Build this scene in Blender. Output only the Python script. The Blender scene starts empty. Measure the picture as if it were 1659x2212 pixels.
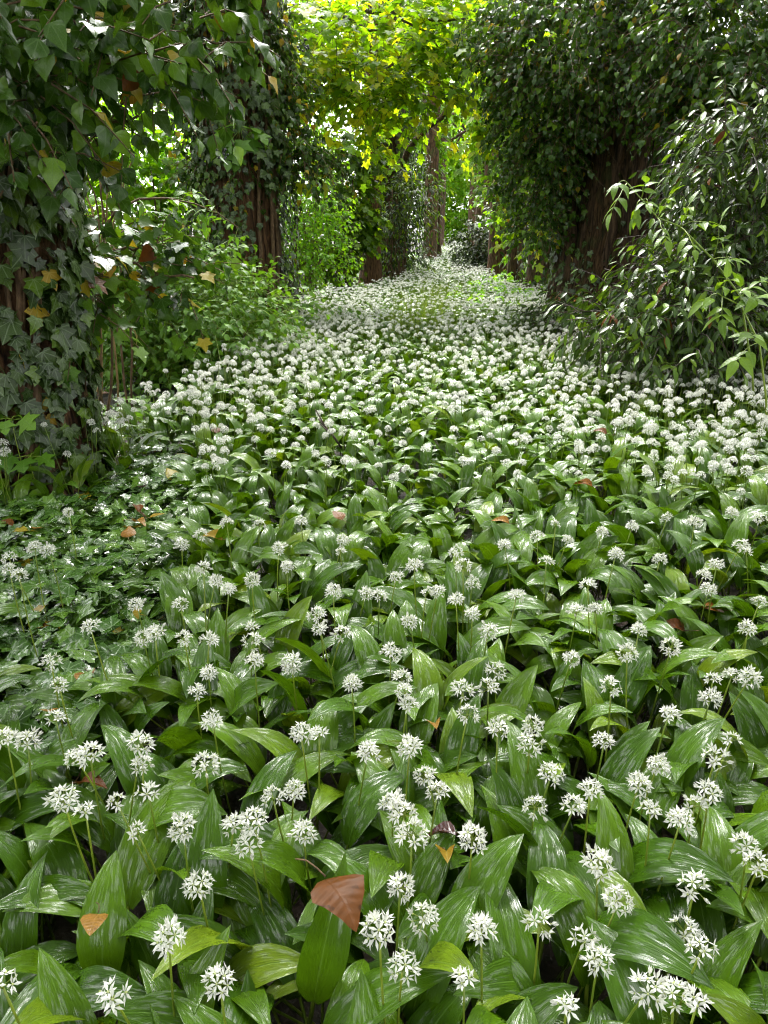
import bpy, math
import numpy as np
from mathutils import Matrix, Vector

# ------------------------------------------------------------------ scene
S = bpy.context.scene
COL = S.collection
R = math.radians
rng = np.random.default_rng(7)

# ------------------------------------------------------------------ camera
CAM_H, FPX, W0, H0 = 1.15, 1534.0, 1659.0, 2212.0     # focal length in photo pixels (1659 x 2212 view)
PITCH, YAW = R(21.4), R(4.86)
cam_d = bpy.data.cameras.new('camera')
cam_d.sensor_fit = 'HORIZONTAL'; cam_d.sensor_width = 36.0
cam_d.lens = 36.0 * FPX / W0
cam_d.clip_start = 0.05; cam_d.clip_end = 600
cam = bpy.data.objects.new('camera', cam_d); COL.objects.link(cam)
cam.location = (0, 0, CAM_H)
cam.rotation_euler = (math.pi / 2 - PITCH, 0, YAW)
S.camera = cam
cam_d.dof.use_dof = False

# ------------------------------------------------------------------ world, sun, exposure
SUN_EL, SUN_AZ = R(55), R(-12)          # azimuth measured from +Y towards +X
wd = bpy.data.worlds.new('World'); S.world = wd; wd.use_nodes = True
nt = wd.node_tree; nt.nodes.clear()
sky = nt.nodes.new('ShaderNodeTexSky'); sky.sky_type = 'NISHITA'; sky.sun_disc = False
sky.sun_elevation = SUN_EL; sky.sun_rotation = SUN_AZ
sky.air_density = 1.0; sky.dust_density = 4.0; sky.ozone_density = 1.0
hs = nt.nodes.new('ShaderNodeHueSaturation'); hs.inputs['Saturation'].default_value = 0.06
bg = nt.nodes.new('ShaderNodeBackground'); bg.inputs['Strength'].default_value = 0.15
wo = nt.nodes.new('ShaderNodeOutputWorld')
nt.links.new(sky.outputs[0], hs.inputs['Color']); nt.links.new(hs.outputs[0], bg.inputs['Color'])
nt.links.new(bg.outputs[0], wo.inputs['Surface'])
sun_d = bpy.data.lights.new('sun', 'SUN'); sun_d.energy = 1.5; sun_d.angle = R(26); sun_d.color = (1.0, 0.96, 0.88)
sun = bpy.data.objects.new('sun', sun_d); COL.objects.link(sun)
sdir = Vector((math.sin(SUN_AZ) * math.cos(SUN_EL), math.cos(SUN_AZ) * math.cos(SUN_EL), math.sin(SUN_EL)))
sun.rotation_euler = sdir.to_track_quat('Z', 'Y').to_euler(); sun.location = sdir * 60
S.view_settings.view_transform = 'Standard'; S.view_settings.look = 'None'
S.view_settings.gamma = 1.0; S.view_settings.use_curve_mapping = False
S.view_settings.exposure = 2.85
S.render.engine = 'CYCLES'
S.cycles.max_bounces = 7; S.cycles.diffuse_bounces = 4; S.cycles.glossy_bounces = 2
S.cycles.transmission_bounces = 4; S.cycles.transparent_max_bounces = 4
S.cycles.use_denoising = True; S.cycles.filter_width = 1.15
S.cycles.caustics_reflective = False; S.cycles.caustics_refractive = False
S.cycles.sample_clamp_indirect = 6.0

# ------------------------------------------------------------------ camera helpers (pixel -> place)
CR = np.array(Matrix.Rotation(YAW, 3, 'Z') @ Matrix.Rotation(math.pi / 2 - PITCH, 3, 'X'))
CAMP = np.array([0, 0, CAM_H])
def ray(px, py):
    return CR @ np.array([(px - W0 / 2) / FPX, (H0 / 2 - py) / FPX, -1.0])
def P(px, py, D):                      # the point on the pixel's ray that is D metres down the avenue
    d = ray(px, py); return CAMP + d * (D / d[1])
def G(px, py, z=0.0):                  # the point on the pixel's ray at height z
    d = ray(px, py); return CAMP + d * ((z - CAM_H) / d[2])
def proj(pts):
    q = (np.asarray(pts) - CAMP) @ CR
    dep = -q[:, 2]; dd = np.where(dep > 1e-3, dep, 1e-3)
    return W0 / 2 + FPX * q[:, 0] / dd, H0 / 2 - FPX * q[:, 1] / dd, dep

def nrm(v): return v / np.maximum(np.linalg.norm(v, axis=-1, keepdims=True), 1e-9)

# ------------------------------------------------------------------ mesh building
class Proto:
    def __init__(s, v, f, uv=None, mats=None):
        s.v = np.asarray(v, float)
        s.tot = np.array([len(q) for q in f], np.int32)
        s.loop = np.array([i for q in f for i in q], np.int32)
        s.uv = np.asarray(uv, float) if uv is not None else np.stack([s.v[:, 0] * .5 + .5, s.v[:, 1]], 1)
        s.mat = np.zeros(len(f), np.int32) if mats is None else np.asarray(mats, np.int32)

class MB:                               # collects copies of shapes; build() links ONE mesh object
    def __init__(s): s.V, s.L, s.T, s.U, s.K, s.M, s.n = [], [], [], [], [], [], 0
    def add(s, p, mat4=None, tone=0.5, mi=None):
        v = p.v if mat4 is None else p.v @ mat4[:3, :3].T + mat4[:3, 3]
        s.V.append(v); s.L.append(p.loop + s.n); s.T.append(p.tot); s.U.append(p.uv)
        s.K.append(np.full(len(v), tone)); s.M.append(p.mat if mi is None else np.full(len(p.tot), mi)); s.n += len(v)
        return s
    def add_many(s, p, A, t, tone, mi=None):          # A (N,3,3) columns = axes, t (N,3)
        N = len(t)
        if N == 0: return s
        n = len(p.v)
        v = np.einsum('nij,kj->nki', A, p.v) + t[:, None, :]
        off = (np.arange(N) * n + s.n)[:, None]
        s.V.append(v.reshape(-1, 3)); s.L.append((p.loop[None] + off).ravel()); s.T.append(np.tile(p.tot, N))
        s.U.append(np.tile(p.uv, (N, 1))); s.K.append(np.repeat(tone, n))
        if mi is None: m = np.tile(p.mat, N)
        elif np.ndim(mi) == 0: m = np.full(N * len(p.tot), mi)
        else: m = np.repeat(mi, len(p.tot))
        s.M.append(m); s.n += N * n
        return s
    def mesh(s, name, mats, smooth=True):
        V = np.concatenate(s.V); L = np.concatenate(s.L); T = np.concatenate(s.T); U = np.concatenate(s.U)
        K = np.concatenate(s.K); Mi = np.concatenate(s.M)
        me = bpy.data.meshes.new(name)
        me.vertices.add(len(V)); me.vertices.foreach_set('co', V.astype(np.float32).ravel())
        me.loops.add(len(L)); me.loops.foreach_set('vertex_index', L.astype(np.int32))
        me.polygons.add(len(T))
        st = np.zeros(len(T), np.int32); st[1:] = np.cumsum(T)[:-1]
        me.polygons.foreach_set('loop_start', st)
        me.polygons.foreach_set('material_index', Mi.astype(np.int32))
        me.update(calc_edges=True)
        me.polygons.foreach_set('use_smooth', np.full(len(T), smooth))
        uvl = me.uv_layers.new(name='UVMap'); uvl.data.foreach_set('uv', U[L].astype(np.float32).ravel())
        a = me.attributes.new('tone', 'FLOAT', 'POINT'); a.data.foreach_set('value', K.astype(np.float32))
        for m in (mats if isinstance(mats, (list, tuple)) else [mats]): me.materials.append(m)
        return me
    def build(s, name, mats, parent=None, smooth=True, base=None):
        if base is not None: s.V = [v - np.asarray(base) for v in s.V]
        return link(name, s.mesh(name, mats, smooth), parent)

def link(name, data, parent=None, M=None):
    o = bpy.data.objects.new(name, data); COL.objects.link(o)
    if parent is not None: o.parent = parent
    if M is not None: o.matrix_basis = M
    return o
def tag(o, label=None, cat=None, group=None, kind=None):
    for k, v in (('label', label), ('category', cat), ('group', group), ('kind', kind)):
        if v: o[k] = v
    return o
def thing(name, loc, label, cat, group=None):
    o = bpy.data.objects.new(name, None); COL.objects.link(o)
    o.empty_display_size = 0.1; o.location = tuple(float(q) for q in loc)
    return tag(o, label, cat, group)

def tube(pts, rad, ns=8, flute=0.0, seed=0, cap=True):
    pts = np.asarray(pts, float); n = len(pts)
    rad = np.broadcast_to(np.asarray(rad, float), (n,))
    tg = nrm(np.gradient(pts, axis=0))
    ref = np.array([0.0, 1, 0]) if abs(tg[0][2]) > .7 else np.array([0, 0, 1.0])
    a = nrm(np.cross(tg, ref)); b = np.cross(tg, a)
    th = np.linspace(0, 2 * np.pi, ns, endpoint=False)
    r = rad[:, None] * np.ones((n, ns))
    if flute:
        g = np.random.default_rng(seed)
        L = np.concatenate([[0], np.cumsum(np.linalg.norm(np.diff(pts, axis=0), axis=1))])
        f = np.zeros((n, ns))
        for k in (2, 3, 5, 7, 11):
            f += np.sin(k * th[None] + g.uniform(0, 6.3) + g.uniform(-.7, .7) * L[:, None] * 1.5 / (1 + .1 * k)) / (k ** .6)
        r = r * (1 + flute * f + g.normal(0, flute * .18, (n, ns)))
    v = pts[:, None] + (a[:, None] * np.cos(th)[None, :, None] + b[:, None] * np.sin(th)[None, :, None]) * r[..., None]
    v = v.reshape(-1, 3); f = []
    for i in range(n - 1):
        for j in range(ns):
            k = (j + 1) % ns
            f.append((i * ns + j, i * ns + k, (i + 1) * ns + k, (i + 1) * ns + j))
    if cap: f.append(tuple(range((n - 1) * ns, n * ns))); f.append(tuple(range(ns))[::-1])
    uv = np.stack([np.tile(np.arange(ns) / ns, n), np.repeat(np.arange(n) / max(n - 1, 1), ns)], 1)
    return Proto(v, f, uv)

def wiggle(p0, p1, n, amp, g, sag=0.0):
    t = np.linspace(0, 1, n)[:, None]
    p = p0 + (np.asarray(p1) - p0) * t
    w = np.cumsum(g.normal(0, 1, (n, 3)), axis=0); w -= w[0] + (w[-1] - w[0]) * t
    p = p + w * amp / math.sqrt(n); p[:, 2] += sag * 4 * (t * (1 - t))[:, 0]
    return p

# ------------------------------------------------------------------ materials
def new_mat(name):
    m = bpy.data.materials.new(name); m.use_nodes = True
    t = m.node_tree; t.nodes.clear()
    return m, t, (lambda k, **kw: _node(t, k, kw))
def _node(t, k, kw):
    n = t.nodes.new('ShaderNode' + k)
    for a, b in kw.items(): setattr(n, a, b)
    return n
def mth(t, op, a, b=None, clamp=False):
    n = t.nodes.new('ShaderNodeMath'); n.operation = op; n.use_clamp = clamp
    for i, x in enumerate((a, b)):
        if x is None: continue
        if isinstance(x, (int, float)): n.inputs[i].default_value = x
        else: t.links.new(x, n.inputs[i])
    return n.outputs[0]
def ramp(t, fac, stops, interp='LINEAR'):
    n = t.nodes.new('ShaderNodeValToRGB'); e = n.color_ramp.elements; n.color_ramp.interpolation = interp
    e[0].position, e[0].color = stops[0][0], (*stops[0][1], 1)
    e[1].position, e[1].color = stops[-1][0], (*stops[-1][1], 1)
    for p, c in stops[1:-1]:
        q = e.new(p); q.color = (*c, 1)
    t.links.new(fac, n.inputs[0]); return n.outputs[0]
def mixc(t, fac, a, b, blend='MIX'):
    n = t.nodes.new('ShaderNodeMix'); n.data_type = 'RGBA'; n.blend_type = blend
    for s, x in ((n.inputs[0], fac), (n.inputs[6], a), (n.inputs[7], b)):
        if isinstance(x, (int, float)): s.default_value = x
        elif isinstance(x, tuple): s.default_value = (*x, 1)
        else: t.links.new(x, s)
    return n.outputs[2]

def leaf_mat(name, stops, rough=.35, rvar=.12, trans=.3, tint=(1.25, 1.15, .5), veins=None, vcol=None, vfac=.4,
             bump=.3, spec=.5, spots=None, noise_scale=30, wet=None, spot_scale=55):
    if all(c[1] > 1.25 * c[0] for _, c in stops): stops = [(p, (c[0] * 1.3, c[1], c[2] * .45)) for p, c in stops]
    m, t, N = new_mat(name)
    at = N('Attribute', attribute_name='tone'); oi = N('ObjectInfo')
    tone = mth(t, 'FRACT', mth(t, 'ADD', at.outputs['Fac'], oi.outputs['Random']))
    col = ramp(t, tone, stops)
    uv = N('UVMap'); sx = N('SeparateXYZ'); t.links.new(uv.outputs[0], sx.inputs[0])
    u, v = sx.outputs[0], sx.outputs[1]
    tc = N('TexCoord')
    no = N('TexNoise'); no.inputs['Scale'].default_value = noise_scale; no.inputs['Detail'].default_value = 2
    t.links.new(tc.outputs['Object'], no.inputs['Vector'])
    col = mixc(t, 1.0, col, ramp(t, no.outputs[0], [(.25, (.72, .74, .7)), (.75, (1.22, 1.2, 1.2))]), 'MULTIPLY')
    h = None
    xa = mth(t, 'MULTIPLY', mth(t, 'ABSOLUTE', mth(t, 'SUBTRACT', u, .5)), 2.0)       # 0 on the midrib
    if veins == 'parallel':
        mid = mth(t, 'SUBTRACT', 1.0, mth(t, 'MULTIPLY', xa, 16.0), True)
        sn = mth(t, 'SINE', mth(t, 'MULTIPLY', u, 2 * math.pi * 15))
        h = mth(t, 'ADD', mth(t, 'MULTIPLY', sn, .16), mth(t, 'MULTIPLY', mid, -1.6))
        mpn = N('Mapping'); mpn.inputs['Scale'].default_value = (34, 3.0, 1)
        t.links.new(uv.outputs[0], mpn.inputs['Vector'])
        n3 = N('TexNoise'); n3.inputs['Scale'].default_value = 1.0; n3.inputs['Detail'].default_value = 3
        t.links.new(mpn.outputs[0], n3.inputs['Vector'])
        h = mth(t, 'ADD', h, mth(t, 'MULTIPLY', n3.outputs[0], 2.4))
        line = mid
    elif veins == 'palmate':
        line = None
        for ang in (0, 38, 82):
            c, s_ = math.cos(R(ang)), math.sin(R(ang))
            d = mth(t, 'ABSOLUTE', mth(t, 'SUBTRACT', mth(t, 'MULTIPLY', xa, c), mth(t, 'MULTIPLY', v, s_)))
            al = mth(t, 'GREATER_THAN', mth(t, 'ADD', mth(t, 'MULTIPLY', xa, s_), mth(t, 'MULTIPLY', v, c)), 0.0)
            l = mth(t, 'MULTIPLY', mth(t, 'SUBTRACT', 1.0, mth(t, 'MULTIPLY', d, 34.0), True), al)
            line = l if line is None else mth(t, 'MAXIMUM', line, l)
        h = mth(t, 'MULTIPLY', line, -.8)
    elif veins == 'pinnate':
        mid = mth(t, 'SUBTRACT', 1.0, mth(t, 'MULTIPLY', xa, 26.0), True)
        sn = mth(t, 'SINE', mth(t, 'MULTIPLY', mth(t, 'SUBTRACT', v, mth(t, 'MULTIPLY', xa, .55)), 2 * math.pi * 7))
        sl = mth(t, 'MULTIPLY', mth(t, 'SUBTRACT', sn, .86, True), 4.0)
        line = mth(t, 'MAXIMUM', mid, mth(t, 'MULTIPLY', sl, .6))
        h = mth(t, 'ADD', mth(t, 'MULTIPLY', sn, .4), mth(t, 'MULTIPLY', mid, -1.0))
    if veins and vcol:
        col = mixc(t, mth(t, 'MULTIPLY', line, vfac), col, vcol)
    if spots:
        n2 = N('TexNoise'); n2.inputs['Scale'].default_value = spot_scale; n2.inputs['Detail'].default_value = 3
        t.links.new(tc.outputs['Object'], n2.inputs['Vector'])
        col = mixc(t, ramp(t, n2.outputs[0], [(.6, (0, 0, 0)), (.7, (1, 1, 1))]), col, spots)
    pr = N('BsdfPrincipled')
    t.links.new(col, pr.inputs['Base Color'])
    nr = N('TexNoise'); nr.inputs['Scale'].default_value = noise_scale * 1.7; nr.inputs['Detail'].default_value = 3
    t.links.new(tc.outputs['Object'], nr.inputs['Vector'])
    rr = mth(t, 'ADD', mth(t, 'MULTIPLY', mth(t, 'SUBTRACT', nr.outputs[0], .5), rvar * 4), rough, True)
    t.links.new(mth(t, 'MAXIMUM', rr, .08), pr.inputs['Roughness'])
    pr.inputs['Specular IOR Level'].default_value = spec
    if wet:
        mw = N('Mapping'); mw.inputs['Scale'].default_value = (wet[0], wet[1], 1); mw.inputs['Rotation'].default_value = (0, 0, .12)
        t.links.new(uv.outputs[0], mw.inputs['Vector'])
        cb_ = N('CombineXYZ'); t.links.new(mth(t, 'MULTIPLY', tone, 37.0), cb_.inputs[0]); t.links.new(mth(t, 'MULTIPLY', oi.outputs['Random'], 53.0), cb_.inputs[1])
        av = N('VectorMath', operation='ADD'); t.links.new(mw.outputs[0], av.inputs[0]); t.links.new(cb_.outputs[0], av.inputs[1])
        nw = N('TexNoise'); nw.inputs['Scale'].default_value = 1.0; nw.inputs['Detail'].default_value = 5; nw.inputs['Roughness'].default_value = .6
        t.links.new(av.outputs[0], nw.inputs['Vector'])
        wm = N('MapRange'); wm.interpolation_type = 'SMOOTHSTEP'; wm.inputs['From Min'].default_value = .49; wm.inputs['From Max'].default_value = .58
        t.links.new(nw.outputs[0], wm.inputs['Value']); wf = wm.outputs[0]
        t.links.new(mth(t, 'ADD', mth(t, 'MULTIPLY', wf, 1.05), .16), pr.inputs['Specular IOR Level'])
        t.links.new(mth(t, 'SUBTRACT', .38, mth(t, 'MULTIPLY', wf, .26)), pr.inputs['Roughness'])
    if h is not None and bump:
        bp = N('Bump'); bp.inputs['Strength'].default_value = bump; bp.inputs['Distance'].default_value = .002
        t.links.new(h, bp.inputs['Height']); t.links.new(bp.outputs[0], pr.inputs['Normal'])
    tr = N('BsdfTranslucent')
    t.links.new(mixc(t, 1.0, col, tint, 'MULTIPLY'), tr.inputs['Color'])
    mx = N('MixShader'); mx.inputs[0].default_value = trans
    t.links.new(pr.outputs[0], mx.inputs[1]); t.links.new(tr.outputs[0], mx.inputs[2])
    out = N('OutputMaterial'); t.links.new(mx.outputs[0], out.inputs['Surface'])
    return m

def bark_mat(name, c0, c1, scale=9, stretch=.16, bump=.8, rough=.85, moss=None):
    m, t, N = new_mat(name)
    tc = N('TexCoord'); mp = N('Mapping'); mp.inputs['Scale'].default_value = (scale, scale, scale * stretch)
    t.links.new(tc.outputs['Object'], mp.inputs['Vector'])
    no = N('TexNoise'); no.inputs['Scale'].default_value = 1.6; no.inputs['Detail'].default_value = 8; no.inputs['Roughness'].default_value = .65; no.inputs['Distortion'].default_value = .8
    t.links.new(mp.outputs[0], no.inputs['Vector'])
    col = ramp(t, no.outputs[0], [(.38, c0), (.62, c1)])
    if moss:
        n2 = N('TexNoise'); n2.inputs['Scale'].default_value = 3.5; t.links.new(tc.outputs['Object'], n2.inputs['Vector'])
        col = mixc(t, ramp(t, n2.outputs[0], [(.5, (0, 0, 0)), (.72, (.7, .7, .7))]), col, moss)
    pr = N('BsdfPrincipled'); pr.inputs['Roughness'].default_value = rough
    t.links.new(col, pr.inputs['Base Color'])
    bp = N('Bump'); bp.inputs['Strength'].default_value = bump; bp.inputs['Distance'].default_value = .06
    t.links.new(no.outputs[0], bp.inputs['Height']); t.links.new(bp.outputs[0], pr.inputs['Normal'])
    pr.inputs['Specular IOR Level'].default_value = .2
    out = N('OutputMaterial'); t.links.new(pr.outputs[0], out.inputs['Surface'])
    return m

def soil_mat():
    m, t, N = new_mat('leaf_litter_soil')
    tc = N('TexCoord')
    no = N('TexNoise'); no.inputs['Scale'].default_value = 22; no.inputs['Detail'].default_value = 6
    t.links.new(tc.outputs['Object'], no.inputs['Vector'])
    n2 = N('TexVoronoi'); n2.inputs['Scale'].default_value = 30; t.links.new(tc.outputs['Object'], n2.inputs['Vector'])
    col = ramp(t, no.outputs[0], [(.3, (.010, .007, .004)), (.55, (.028, .019, .010)), (.75, (.06, .037, .018))])
    col = mixc(t, .35, col, mixc(t, 1.0, col, n2.outputs['Color'], 'MULTIPLY'))
    pr = N('BsdfPrincipled'); pr.inputs['Roughness'].default_value = .8
    t.links.new(col, pr.inputs['Base Color'])
    bp = N('Bump'); bp.inputs['Strength'].default_value = .8; bp.inputs['Distance'].default_value = .03
    t.links.new(no.outputs[0], bp.inputs['Height']); t.links.new(bp.outputs[0], pr.inputs['Normal'])
    out = N('OutputMaterial'); t.links.new(pr.outputs[0], out.inputs['Surface'])
    return m

def lin(r, g, b): return tuple(((c / 255) / 12.92 if c / 255 < .04045 else ((c / 255 + .055) / 1.055) ** 2.4) for c in (r, g, b))

M_SOIL = soil_mat()
M_GARLIC = leaf_mat('garlic_leaf', [(0, (.025, .084, .005)), (.5, (.040, .120, .006)), (.9, (.058, .152, .007)), (1, (.095, .19, .016))],
                    rough=.19, rvar=.09, trans=.24, tint=(1.35, 1.25, .35), veins='parallel', vcol=(.16, .28, .06), vfac=.35, bump=.32, spec=.6, wet=(8, 5))
M_GSTEM = leaf_mat('garlic_stalk', [(0, (.10, .2, .04)), (1, (.16, .27, .06))], rough=.35, trans=.15)
M_PETAL = leaf_mat('garlic_petal', [(0, (.64, .64, .61)), (1, (.72, .72, .69))], rough=.45, rvar=.02, trans=.3, tint=(1, 1, .95), spec=.3)
M_OVARY = leaf_mat('garlic_ovary', [(0, (.35, .42, .14)), (1, (.42, .46, .2))], rough=.4, trans=.1)
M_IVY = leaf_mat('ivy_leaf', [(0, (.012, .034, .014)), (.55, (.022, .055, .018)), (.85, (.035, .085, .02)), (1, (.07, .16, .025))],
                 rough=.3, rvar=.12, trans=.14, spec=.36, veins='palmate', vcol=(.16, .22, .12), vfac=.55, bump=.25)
M_IVYG = leaf_mat('ground_ivy_leaf', [(0, (.018, .065, .016)), (.5, (.032, .105, .02)), (1, (.065, .17, .03))],
                  rough=.22, rvar=.15, trans=.15, veins='palmate', vcol=(.20, .30, .14), vfac=.5, bump=.3, wet=(5, 5))
M_IVYA = leaf_mat('mature_ivy_leaf', [(0, (.014, .052, .012)), (.5, (.027, .085, .015)), (.85, (.047, .135, .02)), (1, (.09, .22, .028))],
                  rough=.26, rvar=.12, trans=.28, spec=.32, veins='palmate', vcol=(.12, .2, .07), vfac=.35, bump=.2)
M_YEL = leaf_mat('yellowing_leaf', [(0, (.26, .22, .012)), (.6, (.34, .26, .012)), (1, (.26, .15, .012))], spec=.25, rough=.4, trans=.35,
                 tint=(1.1, 1, .6), veins='palmate', vcol=(.5, .4, .12), spots=(.12, .05, .008), noise_scale=4, spot_scale=5)
M_BRN = leaf_mat('dead_leaf', [(0, (.07, .020, .0015)), (.5, (.11, .036, .002)), (1, (.16, .062, .004))], spec=.18, rough=.45, rvar=.05, trans=.12, tint=(1.1, 1, .7),
                 veins='pinnate', vcol=(.12, .05, .02), vfac=.15, spots=(.025, .009, .002), noise_scale=4, spot_scale=5)
M_TAN = leaf_mat('pale_dead_leaf', [(0, (.19, .095, .014)), (.5, (.24, .13, .018)), (1, (.20, .075, .012))], spec=.2, rough=.4, trans=.15, tint=(1.1, 1, .8),
                 veins='pinnate', vcol=(.3, .18, .08), vfac=.15, spots=(.09, .035, .008), noise_scale=4, spot_scale=5)
M_MAROON = leaf_mat('maroon_dead_leaf', [(0, (.03, .006, .006)), (1, (.05, .012, .01))], rough=.2, trans=.1, veins='pinnate', vcol=(.02, .005, .005))
M_LAUREL = leaf_mat('laurel_leaf', [(0, (.012, .036, .009)), (.6, (.022, .06, .012)), (.9, (.04, .105, .016)), (1, (.10, .22, .02))],
                    rough=.3, rvar=.08, trans=.22, veins='pinnate', spec=.25, vcol=(.08, .14, .04), vfac=.4, bump=.2)
M_ELDER = leaf_mat('fresh_leaf', [(0, (.065, .17, .018)), (1, (.12, .27, .025))], rough=.38, trans=.4, veins='pinnate', vcol=(.16, .3, .06), bump=.25)
M_DOG = leaf_mat('dogwood_leaf', [(0, (.048, .16, .02)), (.6, (.074, .22, .024)), (1, (.11, .29, .03))], rough=.42, spec=.35, trans=.4, veins='pinnate', vcol=(.14, .26, .07), bump=.3)
M_MAPLE = leaf_mat('sycamore_leaf', [(0, (.075, .21, .016)), (.6, (.13, .32, .02)), (1, (.20, .40, .024))], rough=.42, trans=.64, spec=.3, tint=(1.35, 1.3, .5), veins='palmate', vcol=(.2, .32, .06), bump=.15)
M_MAPLEY = leaf_mat('yellow_sycamore_leaf', [(0, (.24, .36, .012)), (.5, (.36, .43, .015)), (1, (.50, .46, .02))], rough=.45, trans=.64, spec=.3, tint=(1.3, 1.3, .4), veins='palmate', vcol=(.4, .42, .08), bump=.15)
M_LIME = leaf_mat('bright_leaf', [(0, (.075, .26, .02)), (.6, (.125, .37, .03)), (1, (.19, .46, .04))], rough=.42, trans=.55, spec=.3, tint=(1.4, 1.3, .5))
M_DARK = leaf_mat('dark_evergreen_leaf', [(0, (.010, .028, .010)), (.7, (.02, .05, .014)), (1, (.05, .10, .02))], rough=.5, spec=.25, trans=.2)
M_MID = leaf_mat('woodland_leaf', [(0, (.035, .10, .014)), (.6, (.06, .15, .018)), (1, (.11, .23, .022))], rough=.42, trans=.48, spec=.3)
M_GRASS = leaf_mat('grass_blade', [(0, (.08, .18, .03)), (1, (.15, .28, .05))], rough=.4, trans=.35)
M_BARK = bark_mat('rough_bark', (.02, .013, .008), (.13, .08, .045), 24, .12, 1.0)
M_BARKR = bark_mat('reddish_bark', (.014, .007, .004), (.17, .088, .042), 22, .11, 1.0)
M_BARKD = bark_mat('dark_bark', (.010, .006, .003), (.115, .066, .030), 20, .13, 1.0, moss=(.05, .07, .02))
M_TWIG = bark_mat('twig_bark', (.06, .035, .02), (.16, .10, .055), 30, .3, .4, .7)
M_TWIGY = bark_mat('pale_stem_bark', (.17, .11, .05), (.33, .23, .11), 30, .3, .4, .6)
M_TWIGG = leaf_mat('green_stem', [(0, (.10, .2, .03)), (1, (.16, .28, .05))], rough=.4, trans=.1)
M_TWIGD = bark_mat('dark_twig_bark', (.018, .012, .009), (.06, .04, .03), 30, .3, .4, .6)
M_BERRY = leaf_mat('ivy_berry', [(0, (.008, .008, .012)), (1, (.02, .018, .025))], rough=.3, trans=0.0)

# ------------------------------------------------------------------ leaf shapes (base at 0, tip at +Y, length 1, face +Z)
def strip_leaf(ys, ws, fold=.15, curl=.25, wave=0.0, petiole=.0, skew=0.0, cup=0.0):
    v, uv, f = [], [], []
    for i, (y, w) in enumerate(zip(ys, ws)):
        z0 = -curl * y * y
        for q in (-1, 0, 1):
            zz = z0 + fold * abs(q) * w + wave * math.sin(y * 11 + q * 1.7) * abs(q) * w
            v.append((q * w + skew * y * y, y * (1 - .25 * curl * y), zz)); uv.append((q * w * .5 + .5 if True else 0, y))
    n = len(ys)
    for i in range(n - 1):
        a = i * 3
        f += [(a, a + 1, a + 4, a + 3), (a + 1, a + 2, a + 5, a + 4)]
    if petiole:
        k = len(v); v += [(-.014, 0, 0), (.014, 0, 0), (.01, -petiole, -petiole * .15), (-.01, -petiole, -petiole * .15)]
        uv += [(.5, 0)] * 4; f.append((k, k + 3, k + 2, k + 1))
    return Proto(v, f, uv)
def fan_leaf(half, mids, fold=.12, curl=.22, petiole=.4, wob=0.0, seed=0):
    """half: outline of the right side from base to tip (without both ends); mids: y of inner midrib points with the outline span they serve."""
    g = np.random.default_rng(seed)
    base, tip = (0, 0), (0, 1.0)
    v = [base, *[(0, m) for m, _ in mids], tip]; nm = len(v)
    f = []
    for sgn in (1, -1):
        idx = [len(v) + i for i in range(len(half))]
        v += [(sgn * x * (1 + g.uniform(-wob, wob)), y + g.uniform(-wob, wob) * .3) for x, y in half]
        ch = [0] + idx + [nm - 1]
        fs = []
        last = 0
        for mi, (my, upto) in enumerate(mids):
            for i in range(last, upto): fs.append((ch[i], ch[i + 1], 1 + mi))
            if mi + 1 < len(mids): fs.append((ch[upto], 2 + mi, 1 + mi))
            last = upto
        for i in range(last, len(ch) - 1): fs.append((ch[i], ch[i + 1], len(mids)))
        f += fs if sgn > 0 else [q[::-1] for q in fs]
    v3 = [(x, y * (1 - .15 * curl), fold * abs(x) - curl * (y * y + .5 * x * x) + (g.uniform(-wob, wob) * .3)) for x, y in v]
    uv = [(x * .5 + .5, y) for x, y in v]
    if petiole:
        k = len(v3); v3 += [(-.016, 0.01, 0), (.016, 0.01, 0), (.012, -petiole, -petiole * .3), (-.012, -petiole, -petiole * .3)]
        uv += [(.9, -.3)] * 4; f.append((k, k + 3, k + 2, k + 1))
    return Proto(v3, f, uv)

IVYH = [(.16, -.13), (.44, -.06), (.36, .14), (.62, .40), (.30, .50), (.17, .72)]
IVYH2 = [(.14, -.10), (.36, -.02), (.33, .12), (.46, .30), (.27, .45), (.15, .70)]
L_IVY = [fan_leaf(h, [(.26, 4), (.6, 6)], fo, cu, .5, .10, i) for i, (h, fo, cu) in enumerate([(IVYH, .10, .2), (IVYH2, .18, .3), (IVYH, .02, .1), (IVYH2, .22, .15)])]
L_IVYA = [strip_leaf((0, .06, .17, .32, .5, .7, .87, 1), ws, fo, cu, wv, .45, sk) for ws, fo, cu, wv, sk in [
    ((.05, .24, .37, .41, .35, .21, .09, .0), .2, .3, .12, .0), ((.05, .2, .31, .35, .31, .2, .09, .0), .3, .2, .15, .08), ((.06, .27, .41, .42, .33, .18, .07, .0), .1, .35, .18, -.06)]]
L_LAUR = [strip_leaf((0, .12, .35, .6, .84, 1), (.02, .10, .155, .145, .08, .0), fo, cu, wv, .1, sk) for fo, cu, wv, sk in [(.25, .22, .05, .03), (.4, .3, .08, -.04), (.15, .12, .04, .0)]]
L_DOG = [strip_leaf((0, .15, .4, .68, 1), (.03, .24, .32, .22, .0), fo, cu, .06, .15, sk) for fo, cu, sk in [(.2, .25, .03), (.35, .35, -.03), (.1, .15, 0)]]
L_ELD = [strip_leaf((0, .12, .35, .65, 1), (.02, .17, .22, .15, .0), fo, cu, .05, .06, 0) for fo, cu in [(.25, .25), (.12, .4)]]
MAPH = [(.15, -.10), (.47, -.06), (.34, .12), (.44, .26), (.68, .56), (.34, .52), (.26, .74)]
MAPH2 = [(.15, -.08), (.40, -.02), (.30, .14), (.38, .26), (.56, .50), (.30, .50), (.22, .76)]
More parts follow.
